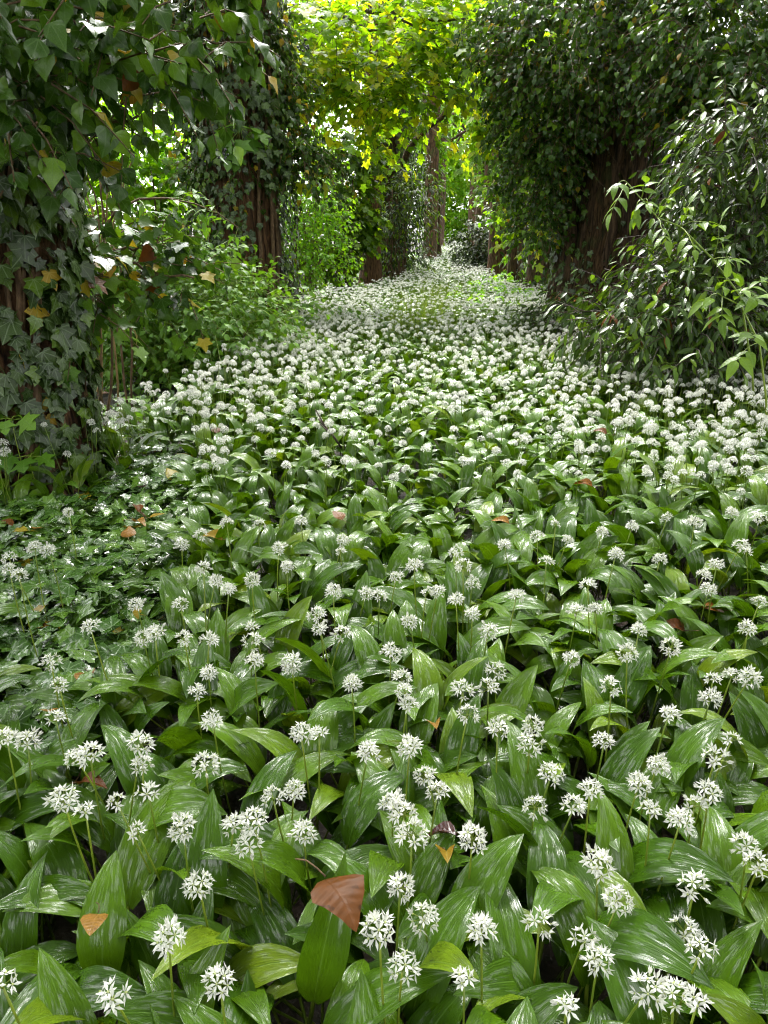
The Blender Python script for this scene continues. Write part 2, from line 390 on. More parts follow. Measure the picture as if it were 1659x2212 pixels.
L_MAP = [fan_leaf(h, [(.24, 4), (.58, 7)], fo, cu, .7, .08, i + 9) for i, (h, fo, cu) in enumerate([(MAPH, .1, .25), (MAPH2, .18, .35), (MAPH, .0, .12)])]
L_FAR = [Proto([(0, 0, 0), (.30, .35, .06), (.17, .75, -.05), (0, 1, -.2), (-.2, .72, -.05), (-.32, .3, .06), (0, .45, -.03)],
               [(0, 1, 6), (1, 2, 6), (2, 3, 6), (3, 4, 6), (4, 5, 6), (5, 0, 6)]),
         Proto([(0, 0, 0), (.45, .22, .04), (.2, .5, 0), (0, 1, -.18), (-.24, .5, 0), (-.42, .28, .04)], [(0, 1, 2), (0, 2, 3), (0, 3, 4), (0, 4, 5)])]

# ------------------------------------------------------------------ leaf sets
class Leaves:
    def __init__(s): s.p, s.t, s.n, s.s = [], [], [], []
    def add(s, p, t, n, sz):
        s.p.append(p); s.t.append(t); s.n.append(n); s.s.append(np.broadcast_to(sz, len(p)).astype(float))
    def cat(s): return [np.concatenate(q) for q in (s.p, s.t, s.n, s.s)]

def frames(tip, n):
    y = nrm(tip); z = nrm(n - (n * y).sum(1, keepdims=True) * y); x = np.cross(y, z)
    return np.stack([x, y, z], 2)

def sprays(g, st, d, L, k, size, droop=.3, ang=55, lean=.15, up=1.0, jit=.35, flat=0.0, sizevar=.25, opp=False, ldroop=.35):
    """twigs from st along d with k alternate leaves each; returns (leaves, twig polylines)"""
    N = len(st); L = np.broadcast_to(L, N)
    d = nrm(d); out = Leaves(); dn = np.array([0, 0, -1.0])
    lat = nrm(np.cross(d, np.array([0, 0, 1.0])) + g.normal(0, .15, (N, 3)))
    roll = g.normal(0, .5, N) * (1 - flat)
    upv = np.cross(lat, d); lat2 = lat * np.cos(roll)[:, None] + upv * np.sin(roll)[:, None]
    for i in range(k):
        t = ((i + .7) / k if not opp else (i // 2 + .8) / ((k + 1) // 2)) + g.uniform(-.06, .06, N)
        pos = st + d * (L * t)[:, None] + dn * (droop * L * t * t)[:, None]
        tg = nrm(d + dn * (2 * droop * t)[:, None])
        sd = 1 if i % 2 else -1
        a = R(ang) * (1 if i < k - 1 else .1) * g.uniform(.7, 1.2, N)
        tip = nrm(tg * np.cos(a)[:, None] + lat2 * (sd * np.sin(a))[:, None] + dn * ldroop + g.normal(0, jit * .5, (N, 3)))
        nn = np.array([0, 0, up]) + nrm(d) * lean + g.normal(0, jit, (N, 3))
        sz = size * g.uniform(1 - sizevar, 1 + sizevar, N) * (1.0 if i < k - 1 else .8)
        out.add(pos + tip * (sz * .15)[:, None], tip, nn, sz)
    tw = np.stack([st, st + d * (L * .5)[:, None] + dn * (droop * L * .25)[:, None], st + d * L[:, None] + dn * (droop * L)[:, None]], 1)
    return out, tw

def twig_mesh(mb, tw, r0, r1, mi=0, ns=3):
    N, n, _ = tw.shape
    if N == 0: return
    th = np.arange(ns) * 2 * np.pi / ns
    tg = nrm(np.gradient(tw, axis=1)); a = nrm(np.cross(tg, np.array([.3, .2, 1.0]))); b = np.cross(tg, a)
    rr = np.linspace(r0, r1, n)[None, :, None, None]
    v = tw[:, :, None] + (a[:, :, None] * np.cos(th)[:, None] + b[:, :, None] * np.sin(th)[:, None]) * rr
    f = []
    for i in range(n - 1):
        for j in range(ns):
            k = (j + 1) % ns; f.append((i * ns + j, i * ns + k, (i + 1) * ns + k, (i + 1) * ns + j))
    f = np.array(f); M = n * ns
    F = (f[None] + (np.arange(N) * M)[:, None, None]).reshape(-1, 4)
    mb.V.append(v.reshape(-1, 3)); mb.L.append(F.ravel() + mb.n); mb.T.append(np.full(len(F), 4, np.int32))
    mb.U.append(np.zeros((N * M, 2))); mb.K.append(np.full(N * M, .5)); mb.M.append(np.full(len(F), mi)); mb.n += N * M

MESHES = {}
def proto_mesh(p, mat, nm='leaf'):
    key = (id(p), mat.name)
    if key not in MESHES: MESHES[key] = MB().add(p, tone=.5).mesh(nm, [mat])
    return MESHES[key]

def plant(parent, base, lv, protos, mats, probs, g, n_ind=0, name='leaf', rest='foliage', cull=None):
    """hang the leaves on a thing: the n_ind that show largest as objects of their own, the rest as one part"""
    p, t, n, sz = lv.cat() if isinstance(lv, Leaves) else lv
    if cull is not None:
        k = cull(p); p, t, n, sz = p[k], t[k], n[k], sz[k]
    N = len(p); A = frames(t, n) * sz[:, None, None]
    var = g.integers(0, len(protos), N); mi = g.choice(len(mats), N, p=np.array(probs) / sum(probs)); tone = g.random(N)
    ind = np.zeros(0, int)
    if n_ind:
        x, y, dep = proj(p)
        vis = (x > -20) & (x < W0 + 20) & (y > -20) & (y < H0 + 20) & (dep > .2)
        sc = np.where(vis, sz / np.maximum(dep, .1), 0)
        order = np.argsort(-sc); ind = order[:n_ind]; ind = ind[sc[ind] > 0]
    keep = np.ones(N, bool); keep[ind] = False
    mb = MB()
    for vi, pr in enumerate(protos):
        k = keep & (var == vi)
        mb.add_many(pr, A[k], p[k], tone[k], mi[k])
    if keep.any(): tag(mb.build(rest, mats, parent, base=base), kind='stuff')
    b = np.asarray(base)
    for i in ind:
        m4 = np.eye(4); m4[:3, :3] = A[i]; m4[:3, 3] = p[i] - b
        link(name, proto_mesh(protos[var[i]], mats[mi[i]], name), parent, Matrix(m4))

def blob(g, n, c, r, shell=.55):
    d = nrm(g.normal(0, 1, (n, 3)))
    rr = g.uniform(shell ** 3, 1, n) ** (1 / 3)
    return np.asarray(c) + d * rr[:, None] * np.asarray(r), d

# ------------------------------------------------------------------ ground
def gz(x, y):
    return .02 * np.sin(x * 1.3 + .4) * np.sin(y * .9) + .015 * np.sin(x * 3.1 + y * 2.3) + np.clip(y - 13, 0, 40) * .011
def ground():
    xs = np.concatenate([np.linspace(-150, -12, 12), np.linspace(-10, 10, 81), np.linspace(12, 150, 12)])
    ys = np.concatenate([np.linspace(-60, -4, 8), np.linspace(-3, 40, 130), np.linspace(44, 260, 16)])
    X, Y = np.meshgrid(xs, ys); V = np.stack([X.ravel(), Y.ravel(), gz(X, Y).ravel()], 1)
    n = len(xs); f = [(j * n + i, j * n + i + 1, (j + 1) * n + i + 1, (j + 1) * n + i) for j in range(len(ys) - 1) for i in range(n - 1)]
    o = MB().add(Proto(V, f)).build('ground', [M_SOIL]); tag(o, 'dark damp soil and leaf litter under the plants', 'ground', kind='structure')
ground()

# ------------------------------------------------------------------ trees and the ivy on them
def limb(parent, base, pts, r0, r1, mat, name='limb', ns=7):
    n = len(pts); MB().add(tube(pts, np.linspace(r0, r1, n), ns, .04, 3)).build(name, [mat], parent, base=base)

def trunk_tree(name, label, cat, base, top, r0, r1, mat, seed, flute=.07, flare=.5, zmax=None, ns=30, nr=46):
    g = np.random.default_rng(seed)
    base = np.asarray(base, float); top = np.asarray(top, float)
    th = thing(name, base, label, cat)
    t = np.linspace(0, 1, nr) ** 1.3
    pts = base + (top - base) * t[:, None]; pts[:, 2] -= .08 * (1 - t)
    w = np.cumsum(g.normal(0, .012, (nr, 2)), axis=0) * t[:, None]; pts[:, :2] += w
    rad = r0 + (r1 - r0) * t; rad = rad * (1 + flare * np.exp(-(pts[:, 2] - base[2]) / .25))
    MB().add(tube(pts, rad, ns, flute, seed)).build('trunk', [mat], th, base=base)
    return th, base, pts, rad, g

def crown(parent, base, g, blobs, n, size, protos, mats, probs, k=6, L=.6, droop=.25, n_ind=0, up=1.0, rest='crown', twig=None, flat=.3, outw=.8, name='leaf', opp=False, ang=55, jit=.35, shell=.5, ldroop=.35):
    lv = Leaves(); tws = []
    vol = np.array([r[0] * r[1] + r[1] * r[2] + r[0] * r[2] for _, r in blobs]); cnt = np.maximum(1, (n / k * vol / vol.sum()).astype(int))
    for (c, r), m in zip(blobs, cnt):
        st, d = blob(g, m, c, r, shell)
        dr = d * np.array([1, 1, .6]) * outw + g.normal(0, .35, (m, 3)) + np.array([0, 0, .15])
        s, tw = sprays(g, st, dr, L * g.uniform(.6, 1.25, m), k, size, droop, up=up, flat=flat, opp=opp, ang=ang, jit=jit, ldroop=ldroop)
        lv.p += s.p; lv.t += s.t; lv.n += s.n; lv.s += s.s; tws.append(tw)
    p, t, nn, sz = lv.cat(); ok = p[:, 2] > .03
    plant(parent, base, (p[ok], t[ok], nn[ok], sz[ok]), protos, mats, probs, g, n_ind, name, rest)
    if twig:
        mb = MB(); tw = np.concatenate(tws); tw = tw[tw[:, 2, 2] > .02]
        twig_mesh(mb, tw, *twig[1:]); tag(mb.build('twigs', [twig[0]], parent, base=base), kind='stuff')

def ivy_on(label, base, pts, rad, g, n, size, protos, mats, probs, zr, cover, off=(.01, .10), n_ind=300, nstem=8, stem_r=.018, blobs=(), nb=0, bsize=.09, bprotos=None, bmats=None, bprobs=None, bL=.45, bdroop=.55, stem_mat=None, extra=None, name='climbing_ivy'):
    """ivy: stems climbing the trunk, leaves shingled over it, bushy sprays standing out from it"""
    iv = thing(name, base, label, 'ivy')
    zc, px, py = pts[:, 2], pts[:, 0], pts[:, 1]
    def at(z, a, o):
        cx, cy, r = np.interp(z, zc, px), np.interp(z, zc, py), np.interp(z, zc, rad)
        return np.stack([cx + np.cos(a) * (r + o), cy + np.sin(a) * (r + o), z], -1)
    sm = stem_mat or M_TWIG
    for i in range(nstem):
        a0 = g.uniform(-math.pi, math.pi) if i % 4 == 0 else g.uniform(-2.8, -.4); m = 26
        z = np.linspace(0.0, zr[1], m); a = a0 + np.cumsum(g.normal(0, .05, m))
        q = at(z, a, stem_r * .5); q[0] += np.array([math.cos(a0), math.sin(a0), 0]) * .06
        MB().add(tube(q, np.linspace(stem_r, stem_r * .6, m) * g.uniform(.6, 1.3), 6, .05, i)).build('stem', [sm], iv, base=base)
    z = g.uniform(zr[0], zr[1], n); a = g.uniform(-math.pi, math.pi, n)
    ok = g.random(n) < cover(a, z); z, a = z[ok], a[ok]; m = len(z)
    o = g.uniform(off[0], off[1], m); q = at(z, a, o)
    outw = np.stack([np.cos(a), np.sin(a), np.zeros(m)], 1); tang = np.stack([-np.sin(a), np.cos(a), np.zeros(m)], 1)
    tip = np.array([0, 0, -1.0]) + outw * g.uniform(.1, .6, m)[:, None] + tang * g.normal(0, .55, m)[:, None]
    nn = outw + np.array([0, 0, .55]) + g.normal(0, .3, (m, 3))
    lv = Leaves(); lv.add(q, tip, nn, size * g.uniform(.6, 1.3, m))
    same = bprotos is None
    if not blobs or same:
        pass
    plant(iv, base, lv, protos, mats, probs, g, n_ind if not blobs else n_ind // 2)
    if blobs:
        crown(iv, base, g, blobs, nb, bsize, bprotos or protos, bmats or mats, bprobs or probs, 6, bL, bdroop, n_ind - n_ind // 2, rest='hanging_foliage',
              twig=(M_TWIG, .004, .002), up=.55, jit=.45, ldroop=.7)
    return iv

def berry_bunch(parent, base, c, g, n=9, r=.02):
    mb = MB(); t = np.linspace(0, math.pi, 5)[1:-1]
    ico = []
    ring = [(math.sin(a) * math.cos(b), math.sin(a) * math.sin(b), math.cos(a)) for a in t for b in np.arange(6) * math.pi / 3]
    V = [(0, 0, 1)] + ring + [(0, 0, -1)]; F = []
    for j in range(6):
        k = (j + 1) % 6
        F += [(0, 1 + j, 1 + k), (1 + j, 7 + j, 7 + k, 1 + k), (7 + j, 13 + j, 13 + k, 7 + k), (19, 13 + k, 13 + j)]
    ball = Proto(V, F)
    for _ in range(n):
        m = np.eye(4); d = nrm(g.normal(0, 1, 3)); m[:3, :3] *= .0042 * g.uniform(.8, 1.2); m[:3, 3] = c + d * r; mb.add(ball, m, g.random())
        q = tube([c, c + d * r], .0008, 3); mb.add(q)
    mb.build('berry_cluster', [M_BERRY], parent, base=base)

front = lambda a: np.cos(a + math.pi / 2)          # 1 on the side that faces the camera

# --- the near left tree
b1 = G(40, 1065); t1 = P(-70, -900, b1[1] + .1)
th, b1, p1, r1, g = trunk_tree('ivy_covered_tree', 'near tree on the left edge, rough brown bark showing between ivy leaves', 'tree', b1, t1, .26, .2, M_BARKR, 11, .10, .45)
tops = p1[-1]
for q in [(-1.2, .6, 1.4), (.8, 1.6, 1.8), (-.9, -1.6, 1.9), (-1.8, 1.8, 1.2)]:
    limb(th, b1, wiggle(tops - np.array([0, 0, .25]), tops + np.array(q), 9, .25, g, .1), .10, .03, M_BARKR)
cg = np.random.default_rng(17); cbl = []  # clumps of an unseen crown, spread far overhead to shade the foreground
for cx_ in (-4.2, -2.9, -1.6, -.3, 1.0, 2.3, 3.4):
    for cy_ in (-4.5, -3.1, -1.7, -.3, 1.1, 2.5, 3.8, 5.1, 6.3):
        if cg.random() < (.92 if cy_ < 2 else .8 if cy_ < 6 else .65): cbl.append((np.array([cx_ + cg.normal(0, .3), cy_ + cg.normal(0, .3), 5.2 + cg.uniform(0, 1.8) + .12 * (cx_ + 1.9) ** 2 * -.3]), (.95, .95, .5)))
for i in range(0, len(cbl), 4):
    limb(th, b1, wiggle(tops - np.array([0, 0, .25]), cbl[i][0], 12, .35, g, .4), .07, .015, M_BARKR, ns=5)
crown(th, b1, g, cbl, 18000, .15, L_FAR, [M_MID], [1], 6, .7)
cov1 = lambda a, z: np.clip(.85 + .3 * np.sin(3 * a + 2.2 * z) + .3 * np.sin(5 * z + a), .35, 1)
hb = [(P(60, 110, 2.7), (.25, .25, .24)), (P(190, 70, 2.6), (.26, .28, .22)), (P(320, 60, 2.75), (.24, .25, .2)), (P(110, 215, 2.8), (.22, .2, .14)), (P(270, 160, 2.7), (.22, .2, .14)), (P(390, 50, 3.0), (.16, .2, .2)),
      (P(-60, 60, 2.4), (.3, .3, .4)), (P(20, 330, 2.75), (.14, .12, .16)), (P(330, 30, 3.1), (.3, .3, .2))]
iv1 = ivy_on('dark lobed ivy climbing the near left trunk, with ovate leaves hanging overhead', b1, p1, r1, g, 3600, .085, L_IVY, [M_IVY, M_YEL], [.985, .015], (.02, 3.0), cov1, (.01, .09), 300, 9, .016,
             hb, 1150, .08, L_IVYA, [M_IVYA, M_YEL, M_BRN], [.95, .042, .008], .24, .4)
for px, py in ((30, 245), (480, 330), (330, 190), (655, 95)): berry_bunch(iv1, b1, P(px, py, 2.62), g)
for a, b, c in [((0, 180), (330, 60), 2.75), ((-40, 60), (400, 140), 2.9), ((-60, 310), (80, 265), 2.35), ((20, 280), (300, 250), 2.8)]:
    limb(iv1, b1, wiggle(P(a[0], a[1], c + .2), P(b[0], b[1], c), 9, .05, g), .010, .004, M_TWIG, 'branch', 5)
# ivied low branches right of the trunk (mid height)
bushi = thing('ivy_clump', P(230, 900, 3.6) * np.array([1, 1, 0]), 'bushy ivy clump with some yellow leaves, right of the near left trunk', 'ivy')
bb = np.array(bushi.location)
crown(bushi, bb, g, [(P(110, 570, 3.3), (.18, .22, .2)), (P(220, 510, 3.5), (.2, .22, .07)), (P(320, 555, 3.6), (.18, .2, .07)), (P(140, 650, 3.2), (.18, .2, .2)), (P(260, 610, 3.5), (.16, .2, .14)), (P(400, 610, 3.9), (.14, .2, .08))],
      620, .08, L_IVY + L_IVYA[:1], [M_IVYA, M_YEL, M_BRN], [.93, .055, .015], 6, .25, .35, 250, .6, 'foliage', (M_TWIG, .004, .002), ldroop=.75, jit=.5)
for a, b in [((210, 860), (230, 560)), ((232, 560), (330, 500)), ((228, 600), (120, 520)), ((230, 570), (420, 600))]:
    limb(bushi, bb, wiggle(P(*a, 3.6) * (np.array([1, 1, 0]) if a[1] == 860 else 1), P(*b, 3.55), 9, .05, g), .009, .005, M_TWIG, 'stem', 6)

# --- the second tree on the left
b2 = G(535, 745); t2 = P(478, -700, b2[1] + .1)
th, b2, p2, r2, g = trunk_tree('ivy_covered_tree', 'tall leaning left tree with a bare reddish bark strip facing the path', 'tree', b2, t2, .40, .30, M_BARKR, 21, .08, .35, ns=36)
tops = p2[-1]
for q in [(-1.6, .6, 1.6), (.9, 1.4, 2.2), (-1.0, -1.8, 2.0), (.6, -1.4, 2.6)]:
    limb(th, b2, wiggle(tops - np.array([0, 0, .3]), tops + np.array(q), 9, .3, g, .1), .16, .04, M_BARKR)
crown(th, b2, g, [(tops + np.array(q), (1.5, 1.5, 1.0)) for q in [(-1.8, .6, 2.2), (-.6, 1.4, 3.0), (-1.6, -1.8, 2.6), (-1.2, -.4, 3.6)]], 900, .16, L_FAR, [M_MID], [1])
cov2 = lambda a, z: np.where((a > -1.25) & (a < -.35) & (np.sin(2.1 * z + .5) > -.55), .05, np.clip(.75 + .3 * np.sin(4 * a + 2 * z), .2, 1))
hb2 = [(P(470, 60, 7.9), (.45, .4, .5)), (P(560, 110, 8.1), (.3, .35, .4)), (P(440, 230, 7.8), (.3, .3, .35)), (P(560, 260, 8.0), (.28, .3, .3)), (P(470, 360, 7.8), (.32, .25, .3)), (P(640, 330, 8.0), (.28, .3, .14)),
       (P(700, 350, 8.1), (.2, .2, .1)), (P(470, 500, 7.8), (.28, .25, .3)), (P(420, 60, 8.0), (.3, .3, .3)), (P(600, 190, 8.2), (.2, .25, .25))]
iv2 = ivy_on('thick dark ivy with scattered yellow leaves covering the leaning left tree', b2, p2, r2, g, 7000, .07, L_IVY, [M_IVY, M_YEL], [.985, .015], (.3, 5.0), cov2, (.01, .22), 300, 8, .02,
             hb2, 7600, .066, L_IVYA, [M_IVYA, M_YEL], [.95, .05], .35, .55)
limb(iv2, b2, wiggle(P(560, 330, 8.2), P(715, 365, 8.1), 9, .06, g, .05), .016, .006, M_TWIGD, 'branch', 5)

# --- the big right tree
b3 = G(1292, 725); t3 = P(1440, -700, b3[1] + .1)
th, b3, p3, r3, g = trunk_tree('ivy_covered_tree', 'massive fluted trunk on the right, dark brown behind ivy stems', 'tree', b3, t3, 0.56, .46, M_BARKD, 31, .12, .3, ns=44)
tops = p3[-1]
for q in [(1.6, .6, 1.6), (-.9, 1.4, 2.4), (1.0, -1.8, 2.0), (.6, -.4, 3.0)]:
    limb(th, b3, wiggle(tops - np.array([0, 0, .3]), tops + np.array(q), 9, .3, g, .1), .2, .05, M_BARKD)
crown(th, b3, g, [(tops + np.array(q), (1.8, 1.8, 1.1)) for q in [(1.6, .6, 2.0), (.3, 1.4, 2.8), (1.6, -2.0, 1.8), (1.0, -.4, 3.2), (2.6, -1.0, 1.6), (.6, -3.4, 2.4), (2.2, -4.2, 2.2), (.4, -2.0, 3.0)]], 6500, .16, L_FAR, [M_MID, M_DARK], [.5, .5])  # out of view; forward clumps added to shade the laurel
cov3 = lambda a, z: np.where((a > -2.55) & (a < -1.15) & (z > 1.0) & (z < 2.75), .10, np.where((a > -2.5) & (a < -.6), .55, .8))
hb3 = [(P(1230, 90, 8.2), (.7, .6, .6)), (P(1130, 90, 8.8), (.45, .5, .5)), (P(1180, 240, 8.5), (.5, .45, .45)), (P(1200, 330, 8.4), (.26, .32, .36)), (P(1160, 390, 8.7), (.32, .4, .4)), (P(1170, 470, 8.6), (.22, .3, .25)),
       (P(1500, 110, 7.6), (.6, .5, .5)), (P(1600, 60, 7.0), (.6, .5, .6)), (P(1560, 210, 7.3), (.5, .4, .35)), (P(1420, 0, 7.9), (.45, .4, .2)), (P(1640, 200, 6.8), (.4, .4, .4)), (P(1280, 170, 7.9), (.16, .2, .2)), (P(1530, 250, 7.6), (.18, .2, .16))]
iv3 = ivy_on('huge dark ivy draped over the massive right trunk and hanging towards the path', b3, p3, r3, g, 7600, .07, L_IVY, [M_IVY, M_YEL], [.995, .005], (.05, 5.0), cov3, (.01, .16), 300, 30, .055,
             hb3, 16500, .067, L_IVYA, [M_IVYA, M_YEL, M_MAPLE], [.95, .02, .03], .34, .45, stem_mat=M_BARK)

# --- avenue trees further down
def avenue_tree(name, label, px, D, r, mat, seed, ivy=None, ztop=7.5, crownm=(M_MID,), nc=1300, lean=.2, crz=4.8):
    x = P(px, 520, D)[0]
    g = np.random.default_rng(seed); base = np.array([x, D, 0.]); top = np.array([x + g.uniform(-lean, lean), D + g.uniform(-.3, .3), ztop])
    th, base, p, rd, g = trunk_tree(name, label, 'tree', base, top, r, r * .7, mat, seed, .07, .4, ns=18, nr=24)
    for i in range(5):
        a = g.uniform(0, 6.3); q = np.array([math.cos(a) * 1.9, math.sin(a) * 1.9, g.uniform(.6, 1.8)])
        s = p[int(24 * g.uniform(.62, .95))]; limb(th, base, wiggle(s, s + q, 8, .25, g, .1), r * .35, r * .1, mat, ns=5)
    crown(th, base, g, [(np.array([x + np.sign(x) * g.uniform(.2, 2.8), D + g.normal(0, 1.0), crz + 1.2 + g.uniform(0, 3.6)]), (1.3, 1.3, .8)) for _ in range(9)], nc, .15, L_FAR, list(crownm), [1] * len(crownm), 6, .8)
    return th, base, p, rd, g

th, bA, pA, rA, g = avenue_tree('avenue_tree', 'ivy-clad grey-brown trunk standing behind the massive right tree', 1180, 13.2, .30, M_BARK, 41, crownm=(M_MID, M_MAPLE))
ivy_on('ivy sleeve on the trunk behind the massive right tree', bA, pA, rA, g, 2600, .09, L_IVYA[:2], [M_IVY], [1], (.1, 6), lambda a, z: .55 + .3 * np.sin(3 * a + z), (.01, .2), 60, 5, .02)
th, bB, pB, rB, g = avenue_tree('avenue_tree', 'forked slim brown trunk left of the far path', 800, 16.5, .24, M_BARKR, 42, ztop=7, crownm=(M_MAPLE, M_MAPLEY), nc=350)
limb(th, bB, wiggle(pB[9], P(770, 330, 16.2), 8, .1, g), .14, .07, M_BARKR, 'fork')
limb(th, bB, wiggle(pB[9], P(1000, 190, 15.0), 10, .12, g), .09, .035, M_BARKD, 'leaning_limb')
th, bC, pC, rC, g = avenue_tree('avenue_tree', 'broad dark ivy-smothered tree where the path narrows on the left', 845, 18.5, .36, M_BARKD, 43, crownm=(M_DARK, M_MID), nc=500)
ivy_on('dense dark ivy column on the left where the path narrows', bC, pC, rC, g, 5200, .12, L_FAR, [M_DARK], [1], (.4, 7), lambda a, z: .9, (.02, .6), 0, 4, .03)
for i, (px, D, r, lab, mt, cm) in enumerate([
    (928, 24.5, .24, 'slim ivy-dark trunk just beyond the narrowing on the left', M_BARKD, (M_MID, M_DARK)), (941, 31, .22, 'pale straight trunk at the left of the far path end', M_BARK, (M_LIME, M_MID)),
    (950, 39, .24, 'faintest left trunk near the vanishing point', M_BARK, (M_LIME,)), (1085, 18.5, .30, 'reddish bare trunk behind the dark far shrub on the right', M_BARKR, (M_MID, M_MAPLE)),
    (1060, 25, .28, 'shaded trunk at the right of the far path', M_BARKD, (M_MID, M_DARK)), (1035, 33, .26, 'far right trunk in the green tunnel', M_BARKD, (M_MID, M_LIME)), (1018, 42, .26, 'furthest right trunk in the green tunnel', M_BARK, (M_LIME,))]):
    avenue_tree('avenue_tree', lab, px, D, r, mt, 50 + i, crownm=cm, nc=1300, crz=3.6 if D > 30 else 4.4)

# --- sycamore arching over the path (trunk hidden behind the leaning left tree)
bS = np.array([P(545, 520, 11.6)[0], 11.6, 0.0])
th, bS, pS, rS, g = trunk_tree('sycamore_tree', 'sycamore with yellow-green leaves arching over the path from the left', 'tree', bS, bS + np.array([.3, 0, 6.0]), .22, .15, M_BARKD, 61, .05, .3, ns=16, nr=24)
arch = [((700, 40), 9.5), ((860, 60), 9.0), ((760, 200), 9.2), ((960, 120), 9.4), ((640, 90), 10.5), ((1010, 40), 9.0), ((850, 280), 9.8)]
for (q, D) in arch:
    limb(th, bS, wiggle(pS[16] + np.array([0, 0, g.uniform(-.6, .8)]), P(*q, D), 12, .22, g, .25), .05, .008, M_TWIGD, 'bough', 5)
syb = [(P(700, 40, 9.6), (.7, .7, .35)), (P(820, 80, 9.2), (.6, .7, .35)), (P(760, 190, 9.3), (.6, .6, .28)), (P(880, 190, 9.5), (.5, .5, .22)), (P(960, 110, 9.6), (.5, .6, .3)), (P(1010, 40, 9.3), (.5, .6, .35)),
       (P(640, 80, 10.6), (.5, .6, .35)), (P(850, 20, 9.5), (.8, .7, .3)), (P(690, 170, 9.4), (.35, .5, .22)), (P(790, 290, 9.8), (.3, .4, .16)), (P(620, 30, 10.2), (.5, .6, .3)), (P(650, 130, 9.8), (.4, .5, .2)), (P(1060, 90, 9.8), (.4, .5, .3)), (P(910, 250, 10), (.3, .4, .14))]
crown(th, bS, g, syb[:6:2] + syb[2:4] + syb[8:10] + syb[11:12], 1600, .108, L_MAP, [M_MAPLEY, M_MAPLE], [.6, .4], 6, .6, .35, 200, 1.2, 'yellow_foliage', (M_TWIGD, .004, .002), flat=.85, ldroop=.35, jit=.2, shell=.2)
crown(th, bS, g, syb[1:6:2] + syb[5:8] + syb[10:], 2100, .108, L_MAP, [M_MAPLE, M_MAPLEY], [.8, .2], 6, .6, .35, 100, 1.2, 'green_foliage', (M_TWIGD, .004, .002), flat=.85, ldroop=.35, jit=.2, shell=.2)
# second sycamore on the right of the far path
bS2 = np.array([P(1115, 520, 15.0)[0], 15.0, 0.0])
th, bS2, pS2, rS2, g = trunk_tree('sycamore_tree', 'lime-green sycamore leaning over the far path from the right', 'tree', bS2, bS2 + np.array([.1, -.3, 6.0]), .16, .1, M_BARKD, 62, .05, .3, ns=14, nr=20)
sb2 = [(P(1085, 240, 12.5), (.4, .6, .4)), (P(1075, 310, 13), (.25, .5, .3)), (P(1110, 150, 12.5), (.6, .6, .5)), (P(1120, 410, 12.5), (.3, .5, .3)), (P(1050, 80, 13.5), (.6, .7, .4)), (P(1150, 490, 12.2), (.25, .4, .25)), (P(1000, 10, 14), (.9, .9, .4))]
for c, r in sb2: limb(th, bS2, wiggle(pS2[9] + np.array([0, 0, g.uniform(-.6, .8)]), c, 9, .15, g, .15), .035, .008, M_TWIGD, 'bough', 5)
crown(th, bS2, g, sb2, 2600, .125, L_MAP, [M_MAPLE, M_MAPLEY], [.85, .15], 6, .5, .35, 100, 1.2, 'crown', (M_TWIGD, .004, .002), flat=.7, ldroop=.5, jit=.3, shell=.2)
# sycamore understorey in front of the forked trunk
def bush(name, label, base, blobs, n, size, protos, mats, probs, seed, n_ind=0, stems=6, sr=.02, smat=M_TWIG, cat='shrub', k=6, L=.4, droop=.3, twig=None, **kw):
    g = np.random.default_rng(seed); base = np.array([base[0], base[1], 0.0])
    th = thing(name, base, label, cat)
    for i in range(stems):
        c, r = blobs[i % len(blobs)]
        p0 = base + np.array([g.normal(0, .12), g.normal(0, .12), -.05])
        limb(th, base, wiggle(p0, np.asarray(c) + g.normal(0, .35, 3) * np.asarray(r), 9, .12, g), sr, sr * .35, smat, 'stem', 6)
    crown(th, base, g, blobs, n, size, protos, mats, probs, k, L, droop, n_ind, rest='foliage', twig=twig, **kw)
    return th, base, g
bush('sycamore_sapling', 'young sycamore with grey-green leaves in front of the forked far trunk', (P(755, 600, 14.8)[0], 14.8), [(P(740, 400, 14.8), (.5, .5, .5)), (P(720, 500, 14.6), (.7, .5, .45)), (P(770, 330, 15), (.4, .4, .4)), (P(700, 560, 14.6), (.5, .5, .3)), (P(770, 480, 14.6), (.3, .4, .5))],
     2600, .13, L_MAP, [M_MID, M_MAPLE], [.7, .3], 71, 60, 7, .03, M_BARKD, 'sapling', flat=.8, ldroop=.5, jit=.25)

# bright shrubs beyond the leaning left tree
def px_blobs(lst, D, dj, seed, zlo=.15):
    g = np.random.default_rng(seed); out = []
    for px, py, rx, rz in lst:
        c = P(px, py, D + g.uniform(-dj, dj)); c[2] = max(c[2], zlo); out.append((c, (rx, rx, rz)))
    return out
bush('bright_shrub', 'sunlit lime-green shrub filling the gap right of the leaning left tree', (P(650, 600, 12.5)[0], 12.5), px_blobs([(640, 420, .6, .5), (660, 500, .7, .5), (620, 560, .5, .4), (690, 450, .4, .4), (690, 570, .5, .3), (610, 480, .5, .5), (650, 350, .5, .4)], 12.5, .4, 1), 4200, .075, L_DOG, [M_LIME], [1], 72, 60, 9, .02, twig=(M_TWIG, .004, .002))
bush('bright_shrub', 'taller lime-green shrub further back beside the sycamore sapling', (P(600, 600, 16)[0], 16), px_blobs([(600, 300, .9, .8), (560, 380, .9, .8), (660, 290, .8, .7), (690, 380, .6, .6), (620, 200, .9, .8), (540, 200, 1., .9), (600, 80, 1.2, .9), (660, 20, 1.2, .9), (740, 280, .6, .6), (700, 130, .9, .7)], 16, .8, 2), 5200, .11, L_FAR, [M_LIME, M_MID], [.85, .15], 73, 0, 9, .05)
